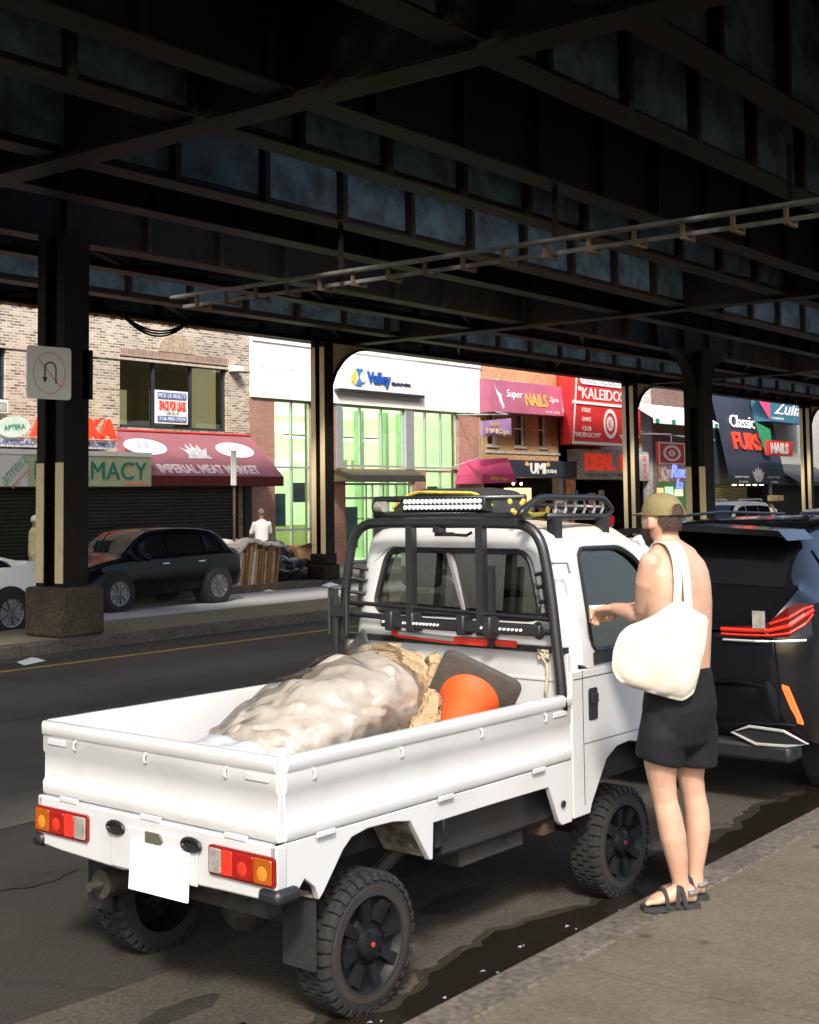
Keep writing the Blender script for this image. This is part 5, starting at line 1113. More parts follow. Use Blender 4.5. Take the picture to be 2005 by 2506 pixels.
# black crossover parked ahead of the pickup
SUV_TALL = [(x, b, e+(.075 if x < .35 else .075*max(0, (1-x)/.65)), max(r, e+.115 if x < -.9 else r), wl, we, wr+(.08 if x < -.88 else 0)) for x, b, e, r, wl, we, wr in SUV]
def black_suv(label, loc, rz, L, W, H, R, wx, m_blackp=m_blackp, st=SUV, m_tint=m_tint):
    t, body, ip = car('parked_car', label, loc, rz, L, W, H, st, m_blackp, 0)
    for s_ in (-1, 1): side_glass(t, ip, -.70*L/2, .34*L/2, s_, m_tint, split=(-.48*L/2, -.02*L/2))
    end_glass(t, ip, -.905*L/2, -.74*L/2, m_tint, 'rear_window', .92); end_glass(t, ip, .17*L/2, .45*L/2, m_tint, 'windscreen', .93)
    arches(t, wx, W, R)
    for x in wx:
        for s_ in (-1, 1): car_wheel(t, x, s_*(W/2-.02), R, s_, m_alloy)
    for s_ in (-1, 1):
        x = .30*L/2; MB().ball((x, s_*(W/2+.09), .60*H+.07), (.07, .10, .075), 12, 8).tube([(x, s_*(W/2-.06), .60*H+.03), (x, s_*(W/2+.05), .60*H+.05)], .02, 6).build('side_mirror', m_blackp, t, smooth=True)
        MB().box(-.45*L/2, -.37*L/2, *sorted((s_*(W/2+.001), s_*(W/2+.02))), .555*H, .57*H).box(.0, .08*L/2, *sorted((s_*(W/2+.001), s_*(W/2+.02))), .55*H, .565*H).build('door_handle', m_chrome, t)
        MB().tube([(x_, s_*.33*W, H*(1.0-.02*abs(k-3)/3)+.035) for k, x_ in enumerate([-.6*L/2+k*L*.09 for k in range(7)])], .014, 6).build('roof_rail', m_black, t)
    return t, ip
RXL, RXW, RXH = 4.85, 1.88, 1.80
sx, sy = 10.45, 4.05
t, ip = black_suv('large glossy black SUV parked just ahead of the pickup beside the shirtless person', (sx, sy, 0), 0, RXL, RXW, RXH, .37, (-1.40, 1.40), st=SUV_TALL)
x0 = -RXL/2
# spoiler, lamps, bumper details
MB().loft([[(x0+.30+dx, y, z) for y, z in ((-.72, 1.67), (-.66, 1.735), (0, 1.775), (.66, 1.735), (.72, 1.67), (.66, 1.695), (0, 1.73), (-.66, 1.695))] for dx in (0, .12, .45)]).build('roof_spoiler', m_blackp, t, smooth=40)
for s_ in (-1, 1):
    lm_ = [(-.02, .30), (-.005, .62), (.02, .76), (.10, .90), (.30, .955), (.40, .957)]
    outer = []
    lam = MB()
    path = [(x0+dx, s_*dy) for dx, dy in ((-.006, .38), (-.005, .56), (.004, .70), (.040, .815), (.12, .888), (.20, .908))]
    lo = [1.07, 1.07, 1.07, 1.08, 1.14, 1.20]; hi = [1.13, 1.14, 1.17, 1.27, 1.29, 1.26]
    n = len(path); vs = [(x, y, z) for (x, y), z in zip(path, lo)]+[(x, y, z) for (x, y), z in zip(path, hi)]
    lam.add(vs, [(i, i+1, n+i+1, n+i) if s_ > 0 else (i, n+i, n+i+1, i+1) for i in range(n-1)])
    lo_ = lam.build('tail_light', mat('dark_lens', (.085, .006, .004), .12, 0, .4, 14, coat=.8), t)
    off = lambda p: (p[0]-.004, p[1]+s_*.004)
    MB().tube([(*off(p), z) for p, z in zip(path, (1.115, 1.115, 1.12, 1.15, 1.215, 1.24))], .013, 6).tube([(*off(p), z) for p, z in zip(path, (1.085, 1.085, 1.088, 1.105, 1.16, 1.215))], .007, 6).tube([(*off(p), z) for p, z in zip(path[2:], (1.16, 1.20, 1.255, 1.265))], .008, 6).build('light_strip', m_redb, lo_)
    MB().box(x0-.020, x0-.008, *sorted((s_*.60, s_*.68)), 1.13, 1.24).build('reversing_lens', m_clr, lo_)
    MB().tube([(x0-.022, s_*.40, 1.05), (x0-.015, s_*.62, 1.05), (x0+.02, s_*.76, 1.052), (x0+.1, s_*.90, 1.06)], .008, 6).build('chrome_strip', m_chrome, t)
    MB().loft([[(x0-.010+.08*q, s_*(.80+.055*q)+a, .78-.22*q+b) for a, b in ((-.022, .0), (.022, .012), (.022, -.012), (-.022, -.02))] for q in (0, .5, 1)]).build('reflector', mat('lit_reflector', (1, .10, .025), .3, 0, 0, emit=1.0), t)  # glow stands in for light thrown back by the reflector
    ex = [(.44, .47), (.56, .515), (.78, .505), (.93, .44), (.80, .415), (.60, .41)]
    MB().tube([(x0-.02+.02*max(0, y-.7)*3, s_*y, z) for y, z in ex], .010, 6, True).build('exhaust_trim', m_chrome, t)
    MB().add([(x0-.012, s_*y, z) for y, z in ex], [tuple(range(6)) if s_ < 0 else tuple(range(6))[::-1]]).build('exhaust_recess', m_black, t)
    MB().tube([(x0-.01, s_*.18, .77), (x0-.02, s_*.5, .79), (x0+.03, s_*.78, .75)], .010, 6).build('bumper_crease', m_blackp, t)
MB().box(x0-.02, x0+.03, -.30, .30, .94, .97).build('garnish', m_chrome, t, bevel=.01)
MB().box(x0-.012, x0+.2, -.82, .82, .30, .42).build('lower_bumper', m_black, t, bevel=.03)
# black crossover across the street, facing left
black_suv('smaller black crossover parked at the far kerb in front of the dark roller shutter', (17.25, 19.95, 0), pi, 4.1, 1.75, 1.50, .34, (-1.27, 1.23), m_blackq, m_tint=m_tintq)
t2 = [o for o in C.objects if o.name.startswith('parked_car')][-1]
MB().ball((1.98, .55, .72), (.07, .14, .06), 10, 7).build('headlight', mat('amber_glow', (1, .45, .05), .3, 0, 0, emit=1.2), t2, smooth=True)
MB().ball((1.98, .5, .56), (.06, .16, .05), 10, 7).build('headlight', m_clr, t2, smooth=True)
MB().ball((-1.97, .66, .86), (.08, .12, .05), 10, 7).build('tail_light', m_redb, t2, smooth=True)
# white saloon at the left edge
SAL = [(-1, .32, .56, .60, .80, .78, .66), (-.97, .22, .62, .68, .95, .92, .74), (-.78, .18, .66, .72, 1, .96, .74), (-.55, .17, .655, .80, 1, .965, .70), (-.30, .16, .64, .96, 1, .97, .66), (-.02, .16, .63, 1, 1, .97, .66), (.2, .16, .62, .95, 1, .97, .67), (.45, .17, .60, .66, 1, .96, .74), (.8, .19, .52, .57, .97, .92, .72), (.97, .22, .44, .48, .9, .84, .6), (1, .28, .40, .43, .8, .75, .55)]
t, body, ip = car('parked_car', 'white saloon car cut off by the left frame edge behind the near column', (11.05, 18.2, 0), pi, 4.8, 1.78, 1.50, SAL, m_silver, 0)
for s_ in (-1, 1): side_glass(t, ip, -.62*2.4, .38*2.4, s_, m_tint, hi=.84, split=(-.1,))
end_glass(t, ip, -.56*2.4, -.33*2.4, m_tint, 'rear_window'); arches(t, (-1.38, 1.45), 1.78, .34)
for x in (-1.38, 1.45):
    for s_ in (-1, 1): car_wheel(t, x, s_*.875, .33, s_, m_alloy)
MB().box(-2.46, -2.3, -.8, .8, .20, .27).build('bumper_lip', m_silver, t, bevel=.02)
# big white SUV far along the street
BIG = [(-1, .3, .56, .58, .9, .88, .8), (-.97, .24, .58, .75, .98, .96, .80), (-.9, .2, .6, .97, 1, .97, .76), (-.5, .2, .6, 1, 1, .97, .76), (.0, .2, .59, 1, 1, .97, .76), (.18, .2, .59, .96, 1, .97, .75), (.42, .2, .585, .65, 1, .96, .8), (.9, .22, .56, .6, .97, .93, .8), (1, .28, .45, .5, .88, .85, .7)]
t, body, ip = car('parked_car', 'white SUV with roof rails far along the street behind the black SUV', (44.2, 20.0, 0), pi, 5.0, 1.95, 1.78, BIG, mat('bright_white_paint', (.78, .78, .76), .3, 0, .03, 2, coat=.4), 0)
for s_ in (-1, 1): side_glass(t, ip, -.9*2.5, .36*2.5, s_, m_tint, split=(-.45*2.5, -.03*2.5))
end_glass(t, ip, -.985*2.5, -.91*2.5, m_tint, 'rear_window'); end_glass(t, ip, .2*2.5, .40*2.5, m_tint, 'windscreen'); arches(t, (-1.5, 1.5), 1.95, .37)
for x in (-1.5, 1.5):
    for s_ in (-1, 1): car_wheel(t, x, s_*.96, .37, s_, m_alloy)
for s_ in (-1, 1): MB().tube([(-1.8, s_*.68, 1.80), (-1.7, s_*.68, 1.85), (.1, s_*.68, 1.85), (.25, s_*.68, 1.80)], .03, 6).build('roof_rail', m_chrome, t)
t, body, ip = car('parked_car', 'pale car far along the street at the right edge beyond the black SUV', (52.5, 19.6, 0), pi, 4.6, 1.8, 1.42, SAL, m_silver, 0)
for s_ in (-1, 1): side_glass(t, ip, -.62*2.3, .38*2.3, s_, m_tint, split=(-.1,))
end_glass(t, ip, .22*2.3, .43*2.3, m_tint, 'windscreen'); arches(t, (-1.35, 1.4), 1.8, .33)
for x in (-1.35, 1.4):
    for s_ in (-1, 1): car_wheel(t, x, s_*.885, .33, s_, m_alloy)

# ---------------------------------------------------------------- rubbish on the far pavement
m_card = mat('cardboard', (.40, .25, .12), .85, 0, .3, 5); m_cardd = mat('cardboard_dark', (.20, .12, .055), .85, 0, .3, 5); m_cardl = mat('cardboard_pale', (.62, .52, .42), .8, 0, .2, 5)
ct_ = thing('cardboard_bale', 'tall leaning stack of flattened cardboard topped by crumpled pale sheets at the far kerb', 'cardboard', (21.5, 21.2, .15))
for i in range(16):
    x = 20.75+.085*i; ln = .10*sin(i*1.7); h = .82+.12*sin(i*2.3); m_ = (m_card, m_cardl, m_card, m_cardd)[i % 4] if i < 7 else (m_cardd, m_card, m_cardd)[i % 3]
    MB().add([(x+a+.05*ln, y, z) for y in (20.8+.03*sin(i), 21.7) for a, z in ((.0, .152), (.06, .152), (.06+.16*ln+.10, .152+h), (.10+.16*ln, .152+h))], [(0, 1, 2, 3), (4, 7, 6, 5), (0, 4, 5, 1), (1, 5, 6, 2), (2, 6, 7, 3), (3, 7, 4, 0)]).build('cardboard_sheet', m_, ct_)
cap = MB(); vs = []
for i in range(13):
    for j in range(7): vs.append((20.68+.125*i, 20.72+.17*j, 1.02+.13*noise.noise((i*.4, j*.5, 2))-.10*max(0, 3-i)*.4+.04*noise.noise((i*1.3, j*1.1, 7))+(.10 if 2 < i < 8 else 0)))
cap.add(vs, [(7*i+j, 7*(i+1)+j, 7*(i+1)+j+1, 7*i+j+1) for i in range(12) for j in range(6)]); o = cap.build('top_sheet', mat('pale_sheet', (.70, .62, .55), .8, 0, .3, 3), ct_, smooth=True)
md = o.modifiers.new('solid', 'SOLIDIFY'); md.thickness = .05
def heap(c, r, seed, name, m, wr=.16, fr=3.2):
    vs = []; n, mm = 34, 20
    for j in range(mm+1):
        th = pi*j/mm*.98+.02
        for i in range(n):
            a = 2*pi*i/n; d = Vector((sin(th)*cos(a), sin(th)*sin(a), -cos(th)))
            k = 1+wr*noise.noise(d*fr+Vector((seed, 0, 0)))+wr*.9*abs(noise.noise(d*fr*2.2+Vector((0, seed, 0))))+wr*.35*noise.noise(d*fr*5+Vector((0, 0, seed)))
            vs.append((c[0]+d.x*r[0]*k, c[1]+d.y*r[1]*k, max(.152, c[2]+d.z*r[2]*k)))
    return MB().add(vs, [(n*j+i, n*j+(i+1) % n, n*(j+1)+(i+1) % n, n*(j+1)+i) for j in range(mm) for i in range(n)]).build(name, m, smooth=True)
m_bag = mat('black_bin_bag', (.008, .008, .010), .22, 0, .2, 9, .5, 14, coat=.3)
for k, (c, r, lb_) in enumerate((((22.45, 21.2, .42), (.36, .4, .32), 'shiny black rubbish bag slumped against the cardboard stack'), ((22.95, 21.15, .38), (.40, .4, .28), 'low wide black rubbish bag at the front of the heap'), ((22.75, 21.6, .72), (.42, .38, .34), 'topmost black rubbish bag on the heap'), ((23.35, 21.25, .36), (.36, .36, .26), 'black rubbish bag beside the torn cardboard box'), ((23.2, 21.7, .60), (.32, .3, .26), 'black rubbish bag behind the heap below the bank window'))):
    tag(heap(c, r, 5+3.3*k, 'rubbish_bag', m_bag), lb_, 'rubbish bag', 'black rubbish bags piled on the far pavement')
bx = MB().add([(23.42, 21.3, .152), (23.95, 21.1, .152), (24.1, 21.55, .152), (23.55, 21.75, .152), (23.3, 21.35, .88), (23.9, 21.15, .80), (24.0, 21.6, .92), (23.45, 21.8, .95)], [(0, 3, 2, 1), (0, 1, 5, 4), (1, 2, 6, 5), (2, 3, 7, 6), (3, 0, 4, 7)])
bx_o = bx.build('cardboard_box', m_card); tag(bx_o, 'open brown cardboard box leaning beside the bank column', 'box')
MB().add([(23.3, 21.34, .885), (23.9, 21.14, .805), (24.05, 20.95, .93), (23.45, 21.1, .99)], [(0, 1, 2, 3)]).add([(24.0, 21.6, .925), (23.9, 21.15, .805), (24.12, 21.1, .90), (24.2, 21.5, 1.0)], [(0, 1, 2, 3)]).build('flap', m_card, bx_o)
def litter(x, y, z, s, lab, m, name='litter'):
    return tag(MB().add([(x-s, y-s*.5, z), (x+s, y-s*.4, z+s*.12), (x+s*.8, y+s*.5, z+s*.3), (x-s*.9, y+s*.5, z+s*.15), (x, y, z+s*.45)], [(0, 1, 4), (1, 2, 4), (2, 3, 4), (3, 0, 4), (0, 3, 2, 1)]).build(name, m), lab, 'litter')
litter(10.3, 13.9, .005, .17, 'crumpled white paper lying at the median kerb left of the yellow line', m_wletter, 'paper_scrap')
litter(21.3, 20.35, .005, .14, 'pale crumpled cup lying in the far gutter below the cardboard', m_cardl, 'paper_cup'); litter(23.3, 20.3, .005, .22, 'flat white sheet of paper lying at the far kerb', m_wletter, 'paper_sheet')

for k in range(16):
    x = 3.2+.17*k+.1*sin(k*3.3); y = 3.10+.16*abs(sin(k*2.7)); a = k*1.3; q = .012+.010*abs(sin(k*1.9))
    tag(MB().add([(x+q*cos(a), y+q*.5*sin(a), .014), (x-q*.6*sin(a), y+q*.5*cos(a), .018), (x-q*cos(a), y-q*.5*sin(a), .014), (x+q*.6*sin(a), y-q*.5*cos(a), .020)], [(0, 1, 2, 3)]).build('paper_scrap', mat('wet_paper', (.22, .24, .29), .4, 0, .3, 9)), 'tiny pale scrap of litter floating in the dark water along the near kerb', 'litter', 'pale scraps in the gutter water')
# ---------------------------------------------------------------- people
def fuse(mb, name, m, parent, vox=.009, it=6, fac=.5, M=None):
    """closed overlapping pieces -> one continuous skin"""
    me = bpy.data.meshes.new('tmp'); me.from_pydata(mb.v, [], mb.f); me.update(); o = bpy.data.objects.new('tmp', me); C.objects.link(o)
    r = o.modifiers.new('r', 'REMESH'); r.mode = 'VOXEL'; r.voxel_size = vox; sm = o.modifiers.new('s', 'SMOOTH'); sm.factor = fac; sm.iterations = it
    bpy.context.view_layer.update()
    me2 = bpy.data.meshes.new_from_object(o.evaluated_get(bpy.context.evaluated_depsgraph_get())); bpy.data.objects.remove(o); bpy.data.meshes.remove(me)
    me2.name = name; me2.materials.clear(); me2.materials.append(m)
    for p in me2.polygons: p.use_smooth = True
    ob = bpy.data.objects.new(name, me2); C.objects.link(ob); attach(ob, parent); return ob
def oring(c, z, hw, hd, ang, n=24, p=2.3, dz=0):
    """superellipse ring; ang = direction of the body's left side in the local frame"""
    l = Vector((cos(ang), sin(ang), 0)); f = Vector((sin(ang), -cos(ang), 0)); out = []
    for k in range(n):
        a = 2*pi*k/n; ca, sa = cos(a), sin(a)
        u = abs(ca)**(2/p)*(1 if ca > 0 else -1); v = abs(sa)**(2/p)*(1 if sa > 0 else -1)
        out.append(Vector((c[0], c[1], z))+l*hw*u+f*hd*v+Vector((0, 0, dz*u)))
    return out
def limb(mb, pts, rad, n=14):
    P_ = [Vector(p) for p in pts]
    mb.tube(P_, rad, n); mb.ball(P_[0], rad[0], n, 8); mb.ball(P_[-1], rad[-1], n, 8)
def skin_mat(name, c): return mat(name, c, .48, 0, 0, 7, .10, 110, spec=.35, col2=(c[0]*.88, c[1]*.74, c[2]*.70), lo=.3, hi=.62)
m_skin = skin_mat('fair_skin', (.47, .295, .205))  # own skin tone with redder blotches
PX, PY, PZ = 5.56, 2.77, .12
pe = thing('person', 'shirtless person in olive cap, black shorts and sandals standing at the pickup door', 'person', (PX, PY, PZ), -radians(52.4), local=True)
def Z(z): return z-PZ
b = MB(); LA = atan2(-.7, -.7)
tor = [(.90, .015, 0, .160, .115), (1.05, .015, 0, .166, .122), (1.17, .016, 0, .162, .117), (1.28, .022, 0, .164, .117), (1.38, .022, 0, .176, .121), (1.48, .018, 0, .190, .126), (1.56, .014, .003, .196, .124), (1.62, .010, .006, .200, .114), (1.665, .006, .010, .192, .098), (1.70, .0, .013, .160, .082), (1.73, -.006, .017, .105, .072), (1.76, -.013, .022, .062, .062)]
b.loft([oring((x, y), Z(z), w_, d_, LA, 28) for z, x, y, w_, d_ in tor])
# shoulder blades and spine relief on the back
bk_ = Vector((.7, -.7, 0)); lf = Vector((-.7, -.7, 0))
for s_ in (-1, 1): b.ball(Vector((.012, 0, Z(1.53)))+lf*(.085*s_)+bk_*.062, (.055, .055, .085), 14, 10); b.ball(Vector((.013, 0, Z(1.20)))+lf*(.06*s_)+bk_*.07, (.05, .05, .11), 12, 8)
limb(b, [(-.006, .012, Z(1.66)), (-.018, .028, Z(1.74)), (-.028, .04, Z(1.81))], [.066, .060, .060])
for s_ in (-1, 1): limb(b, [Vector((-.008, .014, Z(1.735)))+lf*(.03*s_), Vector((.0, .01, Z(1.69)))+lf*(.13*s_)], [.045, .045])
# head
hf = Vector((-.52, .85, 0)).normalized(); hr = Vector((hf.y, -hf.x, 0)); hc = Vector((-.036, .048, Z(1.862)))
rings = []
for k in range(15):
    th = pi*(k+.3)/14.6; zz = -.122*cos(th); w_ = .079*sin(th)**.8; d_ = .100*sin(th)**.8
    if zz < -.02: w_ *= 1-.12*(-zz-.02)/.1; 
    rings.append([hc+Vector((0, 0, zz))+hr*(w_*cos(a))+hf*(d_*sin(a)+(.010 if zz < 0 else 0)) for a in [2*pi*q/22 for q in range(22)]])
b.loft(rings)
limb(b, [hc+hf*.06+Vector((0, 0, -.075)), hc+hf*.085+Vector((0, 0, -.105))], [.05, .028])
limb(b, [hc+hf*.098+Vector((0, 0, .01)), hc+hf*.118+Vector((0, 0, -.03))], [.011, .015]); b.ball(hc+hf*.10+Vector((0, 0, -.066)), (.026, .02, .012))
for s_ in (-1, 1):
    b.ball(hc+hf*.088+hr*(.032*s_)+Vector((0, 0, .008)), .014, 8, 6)
    e_ = hc+hr*(.081*s_)-hf*.012+Vector((0, 0, -.018)); b.loft([[e_+hr*(s_*dx)+Vector((0, 0, .033*cos(a)*q))+hf*(.02*sin(a)*q) for a in [2*pi*i/12 for i in range(12)]] for dx, q in ((-.012, .8), (.006, 1), (.012, .7))])
# left arm (nearer the camera) bent, forearm reaching to the window; right arm hidden in front
limb(b, [(-.122, -.112, Z(1.668)), (-.136, -.085, Z(1.58)), (-.138, -.02, Z(1.46)), (-.134, .012, Z(1.425))], [.052, .055, .046, .043])
limb(b, [(-.134, .012, Z(1.425)), (-.165, .055, Z(1.430)), (-.210, .125, Z(1.440)), (-.245, .185, Z(1.445))], [.044, .047, .036, .027])
limb(b, [(.095, .112, Z(1.668)), (.092, .165, Z(1.58)), (.085, .28, Z(1.45)), (.07, .32, Z(1.425))], [.048, .050, .044, .042])
limb(b, [(.07, .32, Z(1.425)), (0, .335, Z(1.43)), (-.09, .34, Z(1.43)), (-.165, .335, Z(1.43))], [.043, .045, .035, .027])
def hand(w0, d, side, curl):
    """palm and five fingers: wrist point, pointing direction, thumb side vector, curl direction"""
    d = Vector(d).normalized(); t_ = Vector(side); t_ = (t_-d*t_.dot(d)).normalized(); c_ = Vector(curl); c_ = (c_-d*c_.dot(d)-t_*c_.dot(t_)).normalized(); w0 = Vector(w0)
    b.loft([[w0+d*x+t_*(hw_*u)+c_*(hh_*v) for u, v in ((-1, -.7), (-.6, -1), (.6, -1), (1, -.7), (1, .7), (.6, 1), (-.6, 1), (-1, .7))] for x, hw_, hh_ in ((-.01, .025, .018), (.03, .035, .017), (.07, .041, .015), (.088, .040, .012))])
    for i, (o_, ln) in enumerate(((.031, .070), (.010, .078), (-.011, .072), (-.031, .056))):
        p0 = w0+d*.082+t_*o_; p1 = p0+d*ln*.40+c_*ln*.10; p2 = p1+d*ln*.22+c_*ln*.30; p3 = p2-d*ln*.02+c_*ln*.30
        limb(b, [p0, p1, p2, p3], [.0098, .0095, .0088, .0075], 8)
    p0 = w0+d*.025+t_*.03; limb(b, [p0, p0+t_*.022+d*.022+c_*.012, p0+t_*.022+d*.055+c_*.028], [.014, .0115, .009], 8)
hand((-.245, .185, Z(1.445)), (-.60, .66, -.25), (.45, .5, -.35), (.2, .1, -.95))
hand((-.165, .335, Z(1.43)), (-.95, .05, -.1), (-.1, -.9, .1), (.1, -.1, -.95))
# legs
limb(b, [(-.085, -.055, Z(.93)), (-.086, -.035, Z(.76)), (-.078, -.02, Z(.68)), (-.066, -.015, Z(.60)), (-.050, -.02, Z(.52)), (-.036, -.02, Z(.44)), (-.018, -.008, Z(.34)), (-.006, .0, Z(.25)), (.004, .004, Z(.19))], [.092, .074, .063, .056, .060, .061, .050, .038, .039])
limb(b, [(.080, .065, Z(.93)), (.072, .085, Z(.76)), (.074, .10, Z(.68)), (.088, .11, Z(.60)), (.102, .115, Z(.52)), (.106, .118, Z(.44)), (.098, .12, Z(.34)), (.090, .12, Z(.25)), (.088, .12, Z(.19))], [.090, .072, .062, .055, .058, .058, .047, .036, .037])
def foot(heel, toe, z0):
    h = Vector(heel); d = Vector(toe)-h; L = d.length; d.normalize(); s_ = Vector((-d.y, d.x, 0)); sg_ = 1
    R_s = []
    for q, hw_, top in ((0, .022, .05), (.06, .031, .075), (.2, .034, .095), (.4, .037, .085), (.6, .043, .062), (.78, .045, .045), (.84, .043, .038)):
        c = h+d*L*q; R_s.append([c+s_*(hw_*cos(a))+Vector((0, 0, z0+top*.5+top*.5*sin(a))) for a in [2*pi*k/14 for k in range(14)]])
    b.loft(R_s)
    for i in range(5):
        o_ = .034-.017*i; e = (1.0, .99, .96, .92, .87)[i]; r = (.0145, .0115, .0108, .010, .009)[i]
        limb(b, [h+d*L*.78+s_*o_+Vector((0, 0, z0+.02)), h+d*L*(e-.06)+s_*o_*1.02+Vector((0, 0, z0+.021)), h+d*L*e+s_*o_*1.02+Vector((0, 0, z0+.014))], [.014, r, r*.9], 8)
    return h, d, s_, L
lf_ = foot((.066, .012, 0), (-.172, -.026, 0), .024); rf_ = foot((.132, .135, 0), (-.10, .105, 0), .024)
body = fuse(b, 'body', m_skin, pe, .0065, 9, .5)
# sandals
m_sand = mat('sandal_black', (.02, .02, .02), .75, 0, .3, 20); m_strap = mat('grey_strap', (.16, .15, .13), .8, 0, .3, 30)
for h, d, s_, L in (lf_, rf_):
    pts = []
    for q, hw_ in ((-.06, .022), (.0, .036), (.15, .040), (.4, .041), (.6, .049), (.8, .053), (.95, .045), (1.05, .026)): pts.append((q, hw_))
    lo = [h+d*L*q+s_*w_ for q, w_ in pts]+[h+d*L*q-s_*w_ for q, w_ in pts[::-1]]
    MB().loft([[p+Vector((0, 0, .0025)) for p in lo], [p+Vector((0, 0, .022)) for p in lo]]).build('sandal', m_sand, pe, smooth=40)
    st = MB()
    for q0, q1, top, r in ((.62, .66, .070, .010), (.28, .44, .098, .011)):
        st.tube([h+d*L*(q0+(q1-q0)*k/10)+s_*(.052*cos(pi*k/10))+Vector((0, 0, .02+top*sin(pi*k/10))) for k in range(11)], r, 6)
    st.tube([h+d*L*(.44-(.22*k/10))+s_*(.050*cos(pi*k/10))+Vector((0, 0, .02+.098*sin(pi*k/10))) for k in range(11)], .011, 6)
    st.build('strap', m_sand, pe)
    MB().tube([h+d*L*(.20-.22*sin(pi*k/10))+s_*(.041*cos(pi*k/10))+Vector((0, 0, .075)) for k in range(11)], .012, 6).build('heel_strap', m_strap, pe)
# shorts
sh = MB(); m_short = mat('black_shorts', (.006, .006, .008), .8, 0, .3, 8, .25, 14, spec=.25)
sh.loft([oring((x, y), Z(z), w_, d_, LA, 28, 2.2) for z, x, y, w_, d_ in ((1.195, .016, 0, .169, .124), (1.12, .016, 0, .178, .134), (1.02, .014, .002, .190, .150), (.95, .010, .004, .186, .142), (.86, .006, .010, .165, .125), (.82, .004, .012, .10, .08))])
def cuff(rs_):
    sh.loft([[Vector((x+rx*cos(a)*(1+.05*sin(3*a+z*9)), y+ry*sin(a), Z(z+tilt*cos(a)))) for a in [2*pi*k/24 for k in range(24)]] for z, x, y, rx, ry, tilt in rs_])
cuff([(1.0, -.06, -.05, .11, .10, 0), (.90, -.080, -.05, .112, .115, 0), (.82, -.090, -.04, .110, .115, -.01), (.775, -.090, -.035, .108, .113, -.025)])
cuff([(1.0, .075, .06, .10, .10, 0), (.90, .085, .065, .108, .112, 0), (.82, .085, .075, .110, .112, 0), (.738, .088, .08, .106, .110, -.005)])
fuse(sh, 'shorts', m_short, pe, .008, 8, .5)
# hair, beard, cap
m_hair = mat('brown_hair', (.045, .022, .012), .8, 0, .5, 60, .5, 120)
hb2 = MB(); rings = []
for k in range(7):
    zz = -.055+.02*k; q = sqrt(max(.05, 1-(zz/.122)**2)); a0 = 1.05 if k > 1 else .85
    rings.append([hc+Vector((0, 0, zz))+hr*(.0835*q*cos(a))+hf*(.1045*q*sin(a)) for a in [(-pi/2-a0)+2*a0*i/16 for i in range(17)]])
hb2.loft(rings, closed=False); ho = hb2.build('hair', m_hair, pe, smooth=True)
bd = MB(); rings = []
for k, (zz, q) in enumerate(((-.045, .98), (-.07, .93), (-.095, .83), (-.122, .62), (-.138, .36))):
    rings.append([hc+Vector((0, 0, zz))+hr*(.076*q*cos(a))+hf*(.112*q*sin(a)+.014) for a in [-.05+(pi+.1)*i/18 for i in range(19)]])
bd.loft(rings, closed=False); bd.build('beard', m_hair, pe, smooth=True)
for s_ in (-1, 1): MB().ball(hc+hf*.098+hr*(.032*s_)+Vector((0, 0, .010)), (.008, .008, .007), 8, 6).build('eye', mat('eye_dark', (.03, .02, .015), .2), pe)
m_cap = mat('olive_cap', (.17, .135, .055), .85, 0, .12, 14, .2, 60)
cp = MB(); rings = []
for k in range(10):
    t = k/9; th = t*pi/2*.97; zz = .018+.103*sin(th); q = cos(th)**.75 if k else 1.0
    rings.append([hc+Vector((0, 0, zz))+hr*(.088*q*cos(a))+hf*(.108*q*sin(a)-.004) for a in [2*pi*i/32 for i in range(32)]])
cp.loft(rings); co = cp.build('cap', m_cap, pe, smooth=50)
br_ = MB(); n = 14; up1 = []; 
for k in range(n+1):
    a = .35+(pi-.7)*k/n; e = hc+hr*(.088*cos(a))+hf*(.104*sin(a))+Vector((0, 0, .026)); up1.append((e, e+hf*(.075*sin(a)**.7)+Vector((0, 0, -.012*sin(a)))))
br_.add([p for q in up1 for p in q], [(2*i, 2*i+2, 2*i+3, 2*i+1) for i in range(n)]); bo = br_.build('brim', m_cap, co, smooth=True)
md = bo.modifiers.new('solid', 'SOLIDIFY'); md.thickness = .004
op = MB(); rings = [[hc+Vector((0, 0, .020+.050*q*sin(pi*i/12)))+hr*(.042*q*cos(pi*i/12))-hf*(.1185-.012*sin(pi*i/12)*q-.010*abs(cos(pi*i/12))*q) for i in range(13)] for q in (.02, 1)]
op.loft(rings, closed=False).build('cap_opening', m_hair, co)
op = MB().tube([hc+Vector((0, 0, .020+.052*sin(pi*i/12)))+hr*(.044*cos(pi*i/12))-hf*(.118-.012*sin(pi*i/12)-.010*abs(cos(pi*i/12))) for i in range(13)], .0035, 6); op.build('cap_edge', m_cap, co)
# tote bag hanging from the left shoulder
PM = Matrix.Translation((PX, PY, PZ)) @ Matrix.Rotation(-radians(52.4), 4, 'Z')
def ze(x, y): return ((x-734)*6.46e-4, Z(1.965-(y-100)*6.416e-4))
bag_o = thing('tote_bag', 'cream canvas tote bag hanging from the shoulder of the shirtless person', 'bag', tuple(PM @ Vector((-.1, -.2, Z(1.08)))), -radians(52.4), local=True)
BO = Vector((-.1, -.2, Z(1.08)))
outl = resample(arc([(*ze(600, 862), 0)]+[(*ze(x, y), 0) for x, y in ((690, 800), (760, 838), (830, 893), (905, 930), (872, 1130), (822, 1330), (790, 1440), (712, 1496), (600, 1468), (480, 1432), (340, 1392), (262, 1335), (233, 1262), (246, 1140), (288, 1035), (350, 978), (430, 952), (520, 915))]+[(*ze(600, 862), 0)], .018, 3)[:-1], 72)
cx_ = sum(p.x for p in outl)/72; cz_ = sum(p.y for p in outl)/72+.01
vs = []; NRg = 12
